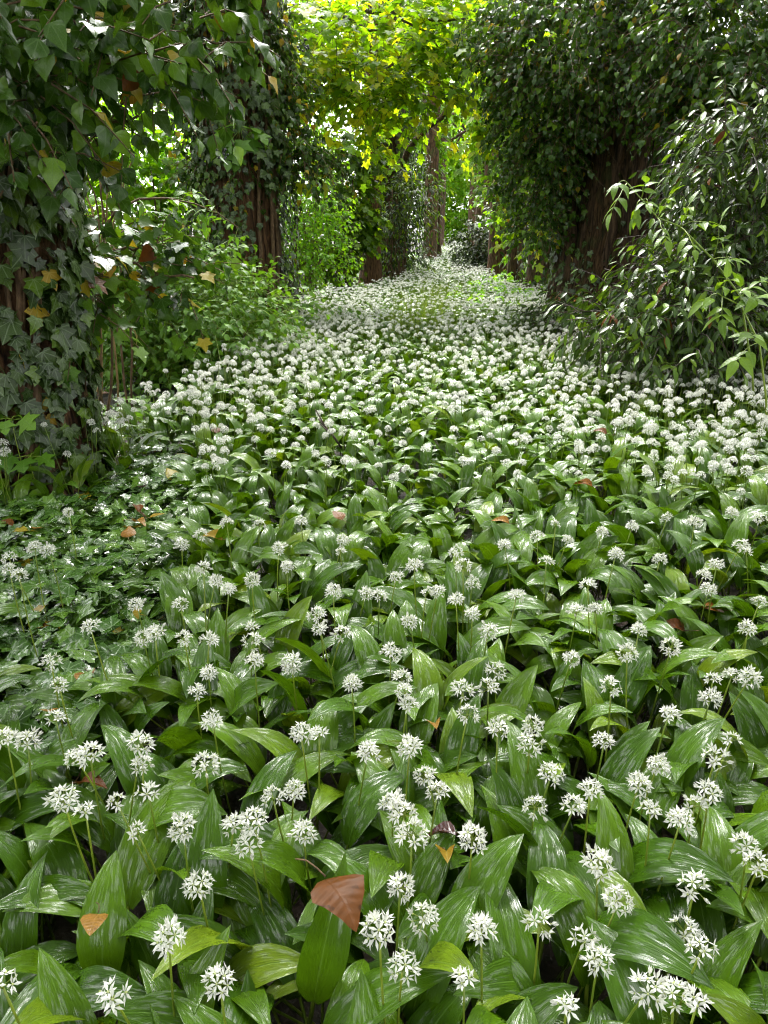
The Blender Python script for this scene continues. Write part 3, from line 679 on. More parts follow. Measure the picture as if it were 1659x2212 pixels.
bush('bright_shrub', 'backlit yellow-green shrub seen between the near left trunk and the leaning tree', (P(310, 560, 8.5)[0] , 8.5), px_blobs([(300, 330, .5, .5), (350, 420, .5, .4), (250, 420, .5, .5), (390, 480, .4, .4), (230, 330, .5, .5), (300, 500, .6, .4), (400, 350, .3, .5)], 9.2, .5, 3), 2000, .11, L_MAP, [M_MAPLE, M_LIME], [.5, .5], 74, 60, 8, .025)
bush('woodland_shrub', 'green thicket behind the leaning left tree', (P(400, 560, 13)[0], 13), px_blobs([(400, 200, 1., 1.), (300, 120, 1.2, 1.), (200, 250, 1.2, 1.), (450, 350, 1., .8), (330, 350, 1., .8), (120, 120, 1.2, 1.2), (120, 380, 1., 1.), (480, 480, .8, .7), (380, 40, 1.2, .8)], 13, .8, 4), 4400, .12, L_FAR, [M_LIME, M_MID], [.6, .4], 75, 0, 9, .05)

# dogwood shrubs along the left edge of the path
dogl = [(300, 700, .42, .30), (400, 690, .45, .32), (250, 760, .34, .25), (350, 770, .4, .25), (460, 720, .4, .3), (300, 630, .4, .3), (420, 620, .4, .3), (530, 690, .35, .3), (250, 660, .3, .3), (380, 830, .3, .14), (480, 780, .3, .2), (290, 840, .26, .16), (440, 820, .28, .14), (540, 770, .28, .16), (590, 745, .2, .12), (240, 830, .2, .2), (340, 590, .35, .3)]
bush('dogwood_shrub', 'mid-green dogwood thicket between the two left trunks', (P(350, 760, 5.9)[0], 5.9), px_blobs(dogl, 5.7, .35, 5), 10500, .058, L_DOG, [M_DOG], [1], 76, 300, 16, .010, M_TWIG, opp=True, L=.32, droop=.2, twig=(M_TWIGG, .0025, .0012))
bush('dogwood_shrub', 'upright dogwood shoots in front of the bare bark strip', (P(560, 740, 7.3)[0], 7.3), px_blobs([(490, 640, .2, .28), (525, 630, .18, .26), (520, 705, .3, .16), (660, 690, .18, .12), (690, 660, .14, .1), (470, 700, .3, .25)], 7.2, .15, 6), 1900, .065, L_DOG, [M_DOG], [1], 77, 200, 12, .008, M_TWIGG, opp=True, L=.3, droop=.1, twig=(M_TWIGG, .0025, .0012))
# bare coppice stems
gs = np.random.default_rng(81)
bp_ = P(225, 900, 4.3) * np.array([1, 1, 0])
cop = thing('coppiced_shrub', bp_, 'bare tan coppice stems rising between the left trunks, one arching right', 'shrub')
for a, b in [((205, 480), (150, 260)), ((215, 490), (165, 230)), ((222, 480), (190, 280)), ((230, 480), (240, 330)), ((238, 490), (250, 260)), ((200, 490), (120, 290)), ((245, 480), (290, 330)), ((228, 480), (213, 250)), ((195, 480), (100, 330))]:
    p0 = bp_ + gs.normal(0, .09, 3) * np.array([1, 1, 0]); mid = P(*a, 4.3)
    pts = np.concatenate([wiggle(p0, mid, 6, .05, gs), wiggle(mid, P(*b, 4.3 + gs.uniform(-.1, .1)), 8, .03, gs)[1:]])
    limb(cop, bp_, pts, .0075, .0035, M_TWIGY if gs.random() < .3 else M_TWIG, 'stem', 6)
pts = np.array([P(*q, 4.25) for q in [(225, 500), (250, 455), (300, 430), (360, 428), (420, 440), (470, 460), (515, 492)]])
limb(cop, bp_, pts, .008, .003, M_TWIG, 'arching_branch', 6)
s_, tw = sprays(gs, pts[2:].repeat(2, 0), nrm(gs.normal(0, 1, (10, 3)) + np.array([.5, -.5, .3])), .16, 5, .07, .2, opp=True)
plant(cop, bp_, s_, L_ELD, [M_DOG], [1], gs, 50)
mb = MB(); twig_mesh(mb, tw, .002, .001); tag(mb.build('twigs', [M_TWIGG], cop, base=bp_), kind='stuff')

# sycamore shoot hanging in front of the leaning tree, and the small bright one beyond it
def shoot(name, label, cat, base, stem, leaves, proto, mat, size, seed, smat=M_TWIG, r=.006, n=(0, -.25, 1)):
    g = np.random.default_rng(seed); base = np.asarray(base, float)
    th = thing(name, base, label, cat)
    limb(th, base, np.asarray(stem), r, r * .4, smat, 'stem', 5)
    lv = Leaves(); st = np.asarray(stem)
    for q in leaves:
        q = np.asarray(q); s0 = st[np.argmin(np.linalg.norm(st - q, axis=1))]
        d = nrm((q - s0)[None])[0]; limb(th, base, wiggle(s0, q, 4, .01, g), .002, .0014, M_TWIGG, 'leaf_stalk', 4)
        lv.add(q[None], nrm((d + np.array([0, -.3, -.55]))[None] + g.normal(0, .25, (1, 3))), np.array([n], float) + g.normal(0, .25, (1, 3)), size * g.uniform(.8, 1.2))
    plant(th, base, lv, proto, [mat], [1], g, 300); return th
D = 7.3
shoot('sycamore_shoot', 'cluster of fresh sycamore leaves hanging in front of the leaning left tree', 'sapling', P(470, 255, D + .4), [P(470, 255, D + .4), P(490, 262, D + .1), P(520, 275, D)],
      [P(480, 280, D), P(505, 268, D), P(535, 275, D), P(555, 285, D), P(500, 300, D - .1), P(525, 305, D - .1), P(475, 300, D), P(515, 330, D), P(500, 325, D), P(545, 300, D)], L_MAP, M_DOG, .17, 82)
shoot('sycamore_shoot', 'small lime-yellow sycamore spray right of the leaning tree', 'sapling', P(610, 378, 8.6), [P(610, 378, 8.6), P(650, 382, 8.2), P(690, 388, 8.0)],
      [P(640, 370, 8.1), P(665, 372, 8.1), P(690, 380, 8.1), P(650, 395, 8.1), P(675, 398, 8.0), P(700, 395, 8.0)], L_MAP, M_MAPLEY, .15, 83)

# --- right side: laurel bushes
lb = [(1640, 480, .40, .35), (1560, 520, .40, .30), (1640, 620, .40, .35), (1540, 640, .42, .30), (1490, 650, .32, .24), (1620, 760, .4, .3), (1500, 740, .42, .26), (1420, 740, .36, .22), (1600, 360, .36, .30), (1660, 330, .4, .35), (1360, 690, .34, .24), (1560, 840, .4, .18), (1440, 830, .36, .12), (1660, 860, .3, .2)]
th, bl, g = bush('cherry_laurel', 'large glossy dark laurel bush filling the right edge', (P(1600, 800, 5.0)[0], 5.0), px_blobs(lb, 5.0, .4, 7), 9000, .088, L_LAUR, [M_LAUREL, M_ELDER, M_BRN], [.87, .115, .015], 91, 300, 16, .014, M_TWIGD, L=.32, droop=.25, twig=(M_TWIGD, .003, .002), ldroop=.75, jit=.5)
bush('cherry_laurel', 'low dark laurel bush at the foot of the massive right trunk', (P(1330, 700, 7.6)[0], 7.6), px_blobs([(1270, 690, .36, .2), (1330, 710, .36, .14), (1400, 690, .34, .18), (1200, 700, .3, .14), (1330, 760, .34, .12), (1230, 740, .3, .1), (1540, 610, .3, .25), (1610, 470, .4, .3)], 7.2, .3, 8), 4600, .09, L_LAUR, [M_LAUREL, M_BRN], [.975, .025], 92, 200, 12, .014, M_TWIGD, L=.32, droop=.3, twig=(M_TWIGD, .003, .002), ldroop=.75, jit=.5)
bush('cherry_laurel', 'shaded laurel thicket behind the right bush under the big ivy', (P(1640, 520, 8.5)[0], 8.5), px_blobs([(1600, 300, .7, .6), (1660, 420, .7, .7), (1600, 560, .5, .5), (1700, 200, .8, .7), (1680, 650, .6, .5)], 8.5, .4, 9), 2600, .13, L_LAUR, [M_LAUREL], [1], 93, 0, 8, .03, M_TWIGD)

# elder-like sapling with bright compound leaves in front of the laurel
def compound(label, base, stem, tips, seed, size=.085, mat=M_ELDER, r=.006, name='elder_sapling'):
    g = np.random.default_rng(seed); base = np.asarray(base, float)
    th = thing(name, base, label, 'sapling'); st = np.asarray(stem)
    limb(th, base, st, r, r * .45, M_TWIGG, 'stem', 6)
    lv = Leaves()
    for q in tips:
        q = np.asarray(q); s0 = st[np.argmin(np.linalg.norm(st - q, axis=1))]
        ax = nrm((q - s0)[None])[0]; L = np.linalg.norm(q - s0)
        limb(th, base, wiggle(s0, q, 5, .012, g, .015), .0028, .0014, M_TWIGG, 'leaf_stalk', 4)
        lat = nrm(np.cross(ax, [0, 0, 1.0])[None])[0]
        for f, sd in ((.5, 1), (.5, -1), (.8, 1), (.8, -1), (1.0, 0)):
            tip = ax * (.45 if sd else 1) + lat * sd + np.array([0, 0, -.28]) + g.normal(0, .15, 3)
            lv.add((s0 + ax * L * f)[None], nrm(tip[None]), np.array([[0, -.2, 1.0]]) + g.normal(0, .2, (1, 3)), size * g.uniform(.8, 1.15))
    plant(th, base, lv, L_ELD, [mat], [1], g, 300); return th
D = 4.0
compound('bright elder sapling stem leaning left across the dark laurel', P(1640, 950, D) * np.array([1, 1, 0]), [P(1640, 950, D) * np.array([1, 1, 0]), P(1625, 800, D), P(1600, 640, D), P(1540, 560, D), P(1470, 490, D), P(1420, 470, D), P(1385, 430, D), P(1355, 395, D)],
         [P(1330, 400, D - .1), P(1395, 395, D - .05), P(1320, 460, D - .1), P(1400, 440, D - .2), P(1450, 420, D), P(1440, 520, D - .15), P(1370, 470, D), P(1490, 440, D), P(1530, 480, D - .1), P(1560, 470, D), P(1500, 540, D - .2), P(1590, 560, D - .2), P(1650, 600, D - .2)], 101)
D = 3.6
compound('lower elder sapling with broad wet leaflets at the right edge', P(1660, 1010, D) * np.array([1, 1, 0]), [P(1660, 1010, D) * np.array([1, 1, 0]), P(1655, 860, D), P(1640, 740, D), P(1600, 660, D), P(1560, 640, D)],
         [P(1520, 650, D), P(1560, 690, D - .1), P(1600, 620, D), P(1620, 720, D - .1), P(1590, 780, D - .15), P(1640, 640, D - .1), P(1570, 600, D)], 102, .105)
compound('pale elder seedling rising through the flowers at the foot of the laurel', G(1440, 900), [G(1440, 900), P(1435, 850, 4.4), P(1425, 790, 4.4), P(1400, 760, 4.4)],
         [P(1380, 770, 4.3), P(1450, 790, 4.3), P(1400, 740, 4.4), P(1420, 820, 4.2), P(1350, 720, 4.5)], 103, .08)

# far dark shrub, far tunnel foliage, side walls of the wood
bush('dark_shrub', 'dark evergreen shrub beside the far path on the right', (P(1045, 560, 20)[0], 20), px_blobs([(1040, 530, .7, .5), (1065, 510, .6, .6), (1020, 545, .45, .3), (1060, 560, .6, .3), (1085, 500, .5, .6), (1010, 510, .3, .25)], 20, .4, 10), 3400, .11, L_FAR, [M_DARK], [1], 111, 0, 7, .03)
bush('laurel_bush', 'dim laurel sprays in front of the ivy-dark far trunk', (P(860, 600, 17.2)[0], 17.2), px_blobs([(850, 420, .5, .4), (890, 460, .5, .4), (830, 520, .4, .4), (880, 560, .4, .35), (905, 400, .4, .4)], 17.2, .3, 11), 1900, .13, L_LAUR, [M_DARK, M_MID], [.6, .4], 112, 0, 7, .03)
k = 0
for px, D, lst, mats, lab in [
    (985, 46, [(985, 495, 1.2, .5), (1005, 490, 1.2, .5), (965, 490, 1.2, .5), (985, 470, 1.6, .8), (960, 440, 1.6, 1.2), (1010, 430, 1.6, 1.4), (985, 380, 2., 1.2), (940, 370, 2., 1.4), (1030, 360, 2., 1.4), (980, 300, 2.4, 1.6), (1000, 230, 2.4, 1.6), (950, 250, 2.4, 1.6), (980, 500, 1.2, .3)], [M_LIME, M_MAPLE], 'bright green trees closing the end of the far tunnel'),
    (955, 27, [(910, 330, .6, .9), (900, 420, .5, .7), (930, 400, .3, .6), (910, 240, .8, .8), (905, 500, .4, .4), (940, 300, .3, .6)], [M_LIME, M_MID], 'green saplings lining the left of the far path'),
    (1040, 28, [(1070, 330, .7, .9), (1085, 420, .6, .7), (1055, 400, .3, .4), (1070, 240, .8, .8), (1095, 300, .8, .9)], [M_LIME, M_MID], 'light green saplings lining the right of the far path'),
    (1250, 17, [(1150, 300, 1.1, 1.), (1250, 300, 1.2, 1.2), (1350, 250, 1.2, 1.2), (1200, 450, 1.1, .8), (1120, 420, .7, .7), (1300, 420, 1.2, 1.), (1200, 120, 1.3, 1.), (1350, 80, 1.3, 1.), (1140, 540, .5, .4)], [M_MID, M_LIME], 'green thicket glimpsed behind the massive right trunk'),
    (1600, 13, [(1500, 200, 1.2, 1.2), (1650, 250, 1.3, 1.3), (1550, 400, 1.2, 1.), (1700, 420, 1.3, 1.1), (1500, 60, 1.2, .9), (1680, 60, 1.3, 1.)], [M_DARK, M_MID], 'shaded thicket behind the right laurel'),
    (60, 8.5, [(20, 250, 1., 1.), (120, 400, .9, .9), (-60, 450, 1., 1.), (60, 80, 1., .8), (180, 560, .6, .5), (100, 650, .6, .5), (-100, 200, 1.1, 1.)], [M_MID, M_LIME], 'green thicket behind the near left trunk'),
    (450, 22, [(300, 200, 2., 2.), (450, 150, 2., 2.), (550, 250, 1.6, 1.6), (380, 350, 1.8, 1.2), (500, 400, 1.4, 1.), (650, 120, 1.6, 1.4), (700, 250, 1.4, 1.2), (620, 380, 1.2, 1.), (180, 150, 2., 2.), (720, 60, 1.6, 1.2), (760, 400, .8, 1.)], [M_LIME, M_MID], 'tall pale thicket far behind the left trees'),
    (840, 30, [(800, 150, 1.8, 1.6), (870, 250, 1.6, 1.6), (760, 280, 1.6, 1.4), (900, 120, 1.8, 1.4), (840, 380, 1.4, 1.2), (950, 60, 1.8, 1.4), (860, 30, 1.8, 1.2)], [M_MID, M_LIME], 'tall green trees beyond the narrowing of the path')]:
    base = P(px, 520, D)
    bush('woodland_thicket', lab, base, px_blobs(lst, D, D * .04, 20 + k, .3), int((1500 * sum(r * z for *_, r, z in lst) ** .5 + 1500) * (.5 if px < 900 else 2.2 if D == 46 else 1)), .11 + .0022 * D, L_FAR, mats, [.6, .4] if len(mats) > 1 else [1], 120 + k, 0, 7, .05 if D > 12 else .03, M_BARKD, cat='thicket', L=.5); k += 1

# the wood goes on at the sides and behind the photographer
for i, (x_, y_, w_, lab) in enumerate([(-6.5, 2.5, 2.2, 'left of the photographer'), (-6.5, -2.5, 2.2, 'left and just behind the photographer'), (-4.5, -7.5, 2.2, 'behind the photographer on the left'), (0, -9.5, 2.2, 'straight behind the photographer'),
                                (4.5, -7.5, 2.2, 'behind the photographer on the right'), (6.2, -2.5, 2.2, 'right and just behind the photographer'), (6.2, 2.5, 2.0, 'right of the photographer'), (7.2, 7.5, 2.2, 'far out to the right, beyond the big ivy'), (-8.6, 7.5, 2.2, 'far out to the left, beyond the near trunks')]):
    gq = np.random.default_rng(400 + i)
    bl_ = [(np.array([x_ + gq.normal(0, .9), y_ + gq.normal(0, 1.2), z_]), (1.5, 1.5, .9)) for z_ in np.linspace(.5, 7.5, 11)]
    bush('woodland_thicket', 'tall thicket of the wood ' + lab, (x_, y_), bl_, 2600, .2, L_FAR, [M_MID, M_DARK], [.6, .4], 410 + i, 0, 6, .06, M_BARKD, cat='thicket', L=.7)
# bright seedlings beside the right of the path, mid distance
ORD = ['first', 'second', 'third', 'fourth', 'fifth', 'sixth', 'seventh', 'eighth', 'ninth', 'tenth', 'eleventh', 'twelfth', 'thirteenth', 'fourteenth', 'fifteenth',
       'sixteenth', 'seventeenth', 'eighteenth', 'nineteenth', 'twentieth', 'twenty-first', 'twenty-second', 'twenty-third', 'twenty-fourth', 'twenty-fifth']
for i, (px, py) in enumerate([(1010, 640), (1050, 625), (1062, 660), (1090, 618), (1110, 650), (1130, 612), (1150, 640), (1170, 615)]):
    c = G(px, py, .25); base = (c[0], c[1], 0)
    bush('leafy_seedling', 'yellow-green leafy seedling by the right path edge, %s of eight from the left' % ORD[i], base, [(c + np.array([0, 0, .05]), (.2, .2, .16))], 110, .08, L_DOG, [M_LIME], [1], 140 + i, 40, 4, .006, M_TWIGG, 'seedling', L=.16, opp=True)

# ------------------------------------------------------------------ wild garlic
def garlic_leaf(lp, f0, f1, lb, w, twist, side, fold, wave, nseg=9, nc=4, ph=0.0):
    """stalk rising from the soil, then a broad blade arching over; azimuth +Y"""
    v, uv, f = [], [], []
    # blade spine
    p = np.array([0, lp * math.sin(f0), lp * math.cos(f0)]); pts, tg = [], []
    for i in range(nseg + 1):
        s = i / nseg; a = f0 + (f1 - f0) * (s ** 1.15)
        t = np.array([0, math.sin(a), math.cos(a)]); pts.append(p.copy()); tg.append((a, t)); p = p + t * lb / nseg
    prof = lambda s: max(.03, (math.sin(math.pi * min(1, s * .97 + .03) ** .82)) ** .85 * (1 - .10 * s))
    us = np.linspace(-1, 1, nc + 1)
    for i in range(nseg + 1):
        s = i / nseg; a, t = tg[i]; ww = w * .5 * (prof(s) if i < nseg else .015)
        nn = np.array([0, -math.cos(a), math.sin(a)]); tw = twist * s
        xx = np.array([1, 0, 0]) * math.cos(tw) + nn * math.sin(tw); n2 = np.cross(xx, t)
        for u in us:
            lift = fold * abs(u) * ww - .35 * fold * u * u * ww + wave * math.sin(s * 9 + ph + (1.5 if u > 0 else 0)) * ww * abs(u) ** 1.5
            q = pts[i] + xx * u * ww + n2 * lift + np.array([side * s * s, 0, 0])
            v.append(q); uv.append((u * .5 + .5, s))
    k = nc + 1
    for i in range(nseg):
        for j in range(nc): f.append((i * k + j, i * k + j + 1, (i + 1) * k + j + 1, (i + 1) * k + j))
    m = [0] * len(f)
    o = len(v); r = .0028; d = np.array([0, math.sin(f0), math.cos(f0)])
    for h in (0, .55, 1.02):
        for q in ((-r, 0), (r, 0), (0, -r)):
            v.append(d * lp * h + np.array([q[0], q[1] * math.cos(f0), -q[1] * math.sin(f0)])); uv.append((.5, .02))
    for h in range(2):
        for j in range(3):
            a = o + h * 3 + j; b = o + h * 3 + (j + 1) % 3; f.append((a, b, b + 3, a + 3)); m.append(1)
    return Proto(v, f, uv, m)
gg = np.random.default_rng(5)
def rand_leaf(nseg, nc):
    return garlic_leaf(gg.uniform(.09, .15), R(gg.uniform(14, 38)), R(gg.uniform(95, 145)), gg.uniform(.155, .205), gg.uniform(.054, .072), gg.normal(0, .35), gg.normal(0, .02), gg.uniform(.05, .4), gg.uniform(.02, .12), nseg, nc, gg.uniform(0, 6))
GL_NEAR = [rand_leaf(9, 4) for _ in range(16)] + [garlic_leaf(gg.uniform(.09, .12), R(12), R(gg.uniform(60, 85)), .18, .058, gg.normal(0, .5), 0, .5, .05) for _ in range(3)]
GL_MID = [rand_leaf(5, 2) for _ in range(8)]
GL_FAR = [rand_leaf(3, 2) for _ in range(5)]

def floret(open_, npet=6, lod=0):
    v, f, uv, m = [], [], [], []
    for i in range(npet):
        a = i * 2 * math.pi / npet + gg.normal(0, .08); e = open_ + gg.normal(0, .08)
        d = np.array([math.cos(a) * math.sin(e), math.sin(a) * math.sin(e), math.cos(e)]); s = np.array([-math.sin(a), math.cos(a), 0]); n = np.cross(d, s)
        L, w = .0118 * gg.uniform(.9, 1.1), .0019
        o = len(v)
        if lod == 0:
            v += [d * .0008, d * L * .5 + s * w - n * .0004, d * L, d * L * .5 - s * w - n * .0004, d * L * .45 + n * .0005]
            f += [(o, o + 1, o + 4), (o + 1, o + 2, o + 4), (o + 2, o + 3, o + 4), (o + 3, o, o + 4)]; m += [0] * 4; uv += [(.5, .5)] * 5
        else:
            v += [d * .0005, d * L * .6 + s * w * 1.15, d * L, d * L * .6 - s * w * 1.15]; f += [(o, o + 1, o + 2, o + 3)]; m += [0]; uv += [(.5, .5)] * 4
    if lod == 0:
        o = len(v); r = .0017
        v += [(r, 0, .001), (0, r, .001), (-r, 0, .001), (0, -r, .001), (0, 0, .0034)]; uv += [(.5, .5)] * 5
        f += [(o, o + 1, o + 4), (o + 1, o + 2, o + 4), (o + 2, o + 3, o + 4), (o + 3, o, o + 4)]; m += [1] * 4
    return Proto(v, f, uv, m)
FLO = [floret(R(72)), floret(R(62)), floret(R(80)), floret(R(48)), floret(R(12))]
FLO_MESH = [MB().add(p).mesh('floret', [M_PETAL, M_OVARY]) for p in FLO]
FLO1 = [floret(R(70), 5, 1), floret(R(55), 5, 1)]

def umbel(n, rad, seed, droop):
    """directions of the florets of one flower head"""
    g = np.random.default_rng(seed); i = np.arange(n) + .5
    el = np.arccos(1 - i / n * droop); az = i * 2.39996 + g.uniform(0, 6.3)
    d = np.stack([np.cos(az) * np.sin(el), np.sin(az) * np.sin(el), np.cos(el)], 1); d = nrm(d + g.normal(0, .13, (n, 3)))
    r = rad * g.uniform(.8, 1.12, n)
    return d, r
UMB = [(lambda n, rr, dr: umbel(n, rr, 300 + i, dr))(int(gg.integers(9, 18)), gg.uniform(.0135, .0195), gg.uniform(.8, 1.3)) for i in range(10)] + [umbel(6, .011, 330, .7), umbel(7, .012, 331, .9)]
def ped_proto(d, r):
    mb = MB()
    for q, l in zip(d, r): mb.add(tube([q * .0005, q * l * .5, q * l], .00055, 3, cap=False))
    mb.add(tube([(0, 0, -.004), (0, 0, 0), (0, 0, .0025)], [.0014, .0026, .001], 6))
    return mb
PED_MESH = [ped_proto(*u).mesh('flower_head', [M_GSTEM]) for u in UMB]
def align(d, roll=0.0):
    d = np.asarray(d); z = d / np.linalg.norm(d); h = np.array([1.0, 0, 0]) if abs(z[0]) < .8 else np.array([0, 1.0, 0])
    x = np.cross(h, z); x /= np.linalg.norm(x); y = np.cross(z, x); c, s = math.cos(roll), math.sin(roll)
    return np.stack([x * c + y * s, y * c - x * s, z], 1)
def rotz(a, s=1.0, tx=0.0, ty=0.0):
    m = np.array(Matrix.Rotation(a, 3, 'Z') @ Matrix.Rotation(tx, 3, 'X') @ Matrix.Rotation(ty, 3, 'Y')); return m * s
def umbel_proto(u, flos):
    mb = MB(); g = np.random.default_rng(3)
    for q, l in zip(*u):
        m = np.eye(4); m[:3, :3] = align(q, g.uniform(0, 6)); m[:3, 3] = q * l; mb.add(flos[int(g.integers(len(flos)))], m)
    return Proto(np.concatenate(mb.V), [tuple(x) for x in np.split(np.concatenate(mb.L), np.cumsum(np.concatenate(mb.T))[:-1])], np.concatenate(mb.U), np.full(sum(map(len, mb.T)), 2))
UP_MID = [umbel_proto((u[0][::1], u[1][::1]), FLO1) for u in UMB[:6]]
def far_umbel(seed):
    g = np.random.default_rng(seed); v, f = [], []
    for i in range(11):
        el = math.acos(1 - (i + .5) / 11 * 1.0); az = i * 2.4; d = np.array([math.cos(az) * math.sin(el), math.sin(az) * math.sin(el), math.cos(el)])
        a = align(nrm(d + g.normal(0, .25, 3)), g.uniform(0, 6)); c = d * .018 * g.uniform(.75, 1.25) * np.array([1, 1, .8]); o = len(v); w = .009
        v += [c + a[:, 0] * w, c + a[:, 1] * w * .6, c - a[:, 0] * w, c - a[:, 1] * w * .6]; f.append((o, o + 1, o + 2, o + 3))
    return Proto(v, f, mats=[2] * len(f))
UP_FAR = [far_umbel(i) for i in range(4)]
SCAPE = Proto(*(lambda q: (q.v, [tuple(x) for x in np.split(q.loop, np.cumsum(q.tot)[:-1])], q.uv))(tube([(0, 0, 0), (0, .0, .5), (0, 0, 1)], [1.15, 1, .8], 3, cap=False)), mats=None)

# flower heads of the foreground, where the photograph has them (pixels of the 1659 x 2212 view)
HEADS = [(365,2030),(430,1915),(475,2125),(865,1920),(915,1985),(820,2012),(1040,2010),(870,2092),(1003,2122),(1165,1995),(1262,2032),(1292,2075),(1225,2175),(1290,1865),(1335,1950),
 (1500,1920),(1480,2015),(1515,2055),(1505,2168),(1455,2150),(1400,2140),(1612,1832),(1640,1868),(5,2130),(245,2155),(395,1790),(297,1800),(253,1735),(320,1715),(137,1730),(185,1755),(505,1785),
 (547,1775),(537,1830),(590,1725),(635,1712),(655,1800),(870,1760),(890,1805),(850,1738),(945,1712),(920,1680),(1020,1815),(1155,1745),(1190,1675),(1240,1745),(1275,1710),(1405,1750),(1470,1775),
 (1380,1695),(1500,1742),(1530,1715),(120,1555),(165,1640),(195,1632),(15,1600),(60,1605),(305,1610),(307,1655),(445,1655),(460,1560),(650,1588),(690,1590),(885,1617),(795,1628),(1075,1580),(1150,1572),
 (1145,1610),(1305,1605),(1420,1655),(1580,1600),(1545,1640),(1445,1545),(1010,1545),(110,1432),(128,1482),(195,1357),(310,1382),(397,1380),(452,1387),(335,1370),(450,1458),(550,1430),(630,1435),
 (685,1330),(692,1362),(738,1372),(843,1412),(760,1478),(868,1468),(875,1497),(880,1525),(545,1358),(545,1387),(425,1497),(1000,1492),(1055,1490),(1070,1450),(1055,1365),(1320,1487),(1235,1425),
 (1380,1365),(1450,1400),(1355,1415),(1540,1470),(1580,1462),(1535,1510),(1620,1465),(1615,1360),(390,1308),(297,1310),(465,1260),(495,1275),(440,1230),(393,1180),(435,1158),(603,1188),(620,1225),
 (490,1132),(545,1255),(720,1280),(740,1170),(735,1195),(820,1290),(790,1285),(920,1285),(945,1280),(985,1300),(1020,1330),(1000,1225),(985,1195),(895,1225),(855,1250),(885,1345),(1020,1262),
 (1115,1290),(1245,1325),(1285,1318),(1270,1265),(1300,1150),(1160,1160),(1225,1168),(1200,1135),(1180,1215),(1530,1275),(1520,1245),(1548,1222),(1425,1210),(1600,1180),(1612,1195),(1640,1302),
 (20,1230),(42,1245),(75,1185),(20,1208),(105,1190),(148,1108),(1365,1140),(1440,1120),(1500,1130),(1330,1200),(1090,1180),(650,1130),(560,1135),(1640,1120),(1580,1110)]

# the ivy patch on the ground
IVYPOLY = np.array([G(px, py, .1)[:2] for px, py in [(-140, 1130), (0, 1110), (140, 1080), (300, 1000), (350, 960), (420, 985), (440, 1040), (395, 1110), (385, 1250), (360, 1340), (250, 1430), (150, 1500), (60, 1590), (-60, 1640)]])
IVYNEAR = np.array([G(px, py, .24)[:2] for px, py in [(-140, 1130), (0, 1110), (140, 1080), (300, 1000), (350, 960), (420, 985), (440, 1040), (395, 1110), (385, 1250), (360, 1340), (270, 1430), (170, 1500), (60, 1560), (-60, 1600)]])
def in_ivy(x, y): return inside(IVYPOLY, x, y) | inside(IVYNEAR, x, y)
def inside(poly, x, y):
    r = np.zeros(len(x), bool); j = len(poly) - 1
    for i in range(len(poly)):
        a, b = poly[i], poly[j]
        c = ((a[1] > y) != (b[1] > y)) & (x < (b[0] - a[0]) * (y - a[1]) / (b[1] - a[1] + 1e-12) + a[0]); r ^= c; j = i
    return r
XL = lambda D: np.interp(D, [0, 2.0, 2.9, 3.6, 4.5, 5.4, 6.4, 7.4, 9.5, 11.0, 12.5, 15, 20, 30, 46], [-2.2, -2.2, -1.75, -1.68, -1.6, -1.52, -1.42, -1.6, -2.1, -2.0, -1.25, -.95, -.85, -.75, -.6])
XR = lambda D: np.interp(D, [0, 2.5, 4, 6, 8, 10, 12, 14, 20, 30, 46], [2.0, 2.2, 2.1, 1.7, 1.45, 1.5, 1.5, 1.05, .75, .72, .7])

def grid_pts(y0, y1, step, g):
    xs = np.arange(-2.4, 2.4, step); ys = np.arange(y0, y1, step); X, Y = np.meshgrid(xs, ys)
    x = (X + (np.arange(len(ys)) % 2)[:, None] * step * .5).ravel() + g.uniform(-.42, .42, X.size) * step; y = Y.ravel() + g.uniform(-.42, .42, X.size) * step
    k = (x > XL(y) + g.normal(0, .06, len(x))) & (x < XR(y) + g.normal(0, .06, len(x)))
    for (bx, by), r in (((b1[0], b1[1]), .42), ((b2[0], b2[1]), .5), ((b3[0], b3[1]), .6)): k &= (x - bx) ** 2 + (y - by) ** 2 > r * r
    return x[k], y[k]

g = np.random.default_rng(77)
plants = []                                   # x, y, list of head positions
used = []
for px, py in HEADS:
    h = G(px, py, .325 + g.uniform(-.035, .035)); bx, by = h[0] + g.normal(0, .025), h[1] + g.uniform(-.015, .05)
    for q in plants:
        if (q[0] - bx) ** 2 + (q[1] - by) ** 2 < .05 ** 2 and len(q[2]) < 2: q[2].append(h); break
    else: plants.append([bx, by, [h]])
x, y = grid_pts(.25, 2.55, .096, g)
ok = ~in_ivy(x, y); x, y = x[ok], y[ok]
pb = np.array([(q[0], q[1]) for q in plants])
dm = np.sqrt(((x[:, None] - pb[None, :, 0]) ** 2 + (y[:, None] - pb[None, :, 1]) ** 2)).min(1)
for a, b in zip(x[dm > .062], y[dm > .062]): plants.append([a, b, []])
pa = np.array([(q[0], q[1]) for q in plants])
xx, yy, dep = proj(np.stack([pa[:, 0], pa[:, 1], np.full(len(pa), .2)], 1))
vis = (xx > -70) & (xx < W0 + 70) & (yy < H0 + 230) & (dep > .2)
order = np.argsort(np.where(vis, dep - .25 * np.array([len(q[2]) > 0 for q in plants]), 99))
near = [int(i) for i in order[:300] if vis[i]]
far_ids = [i for i in range(len(plants)) if i not in set(near)]

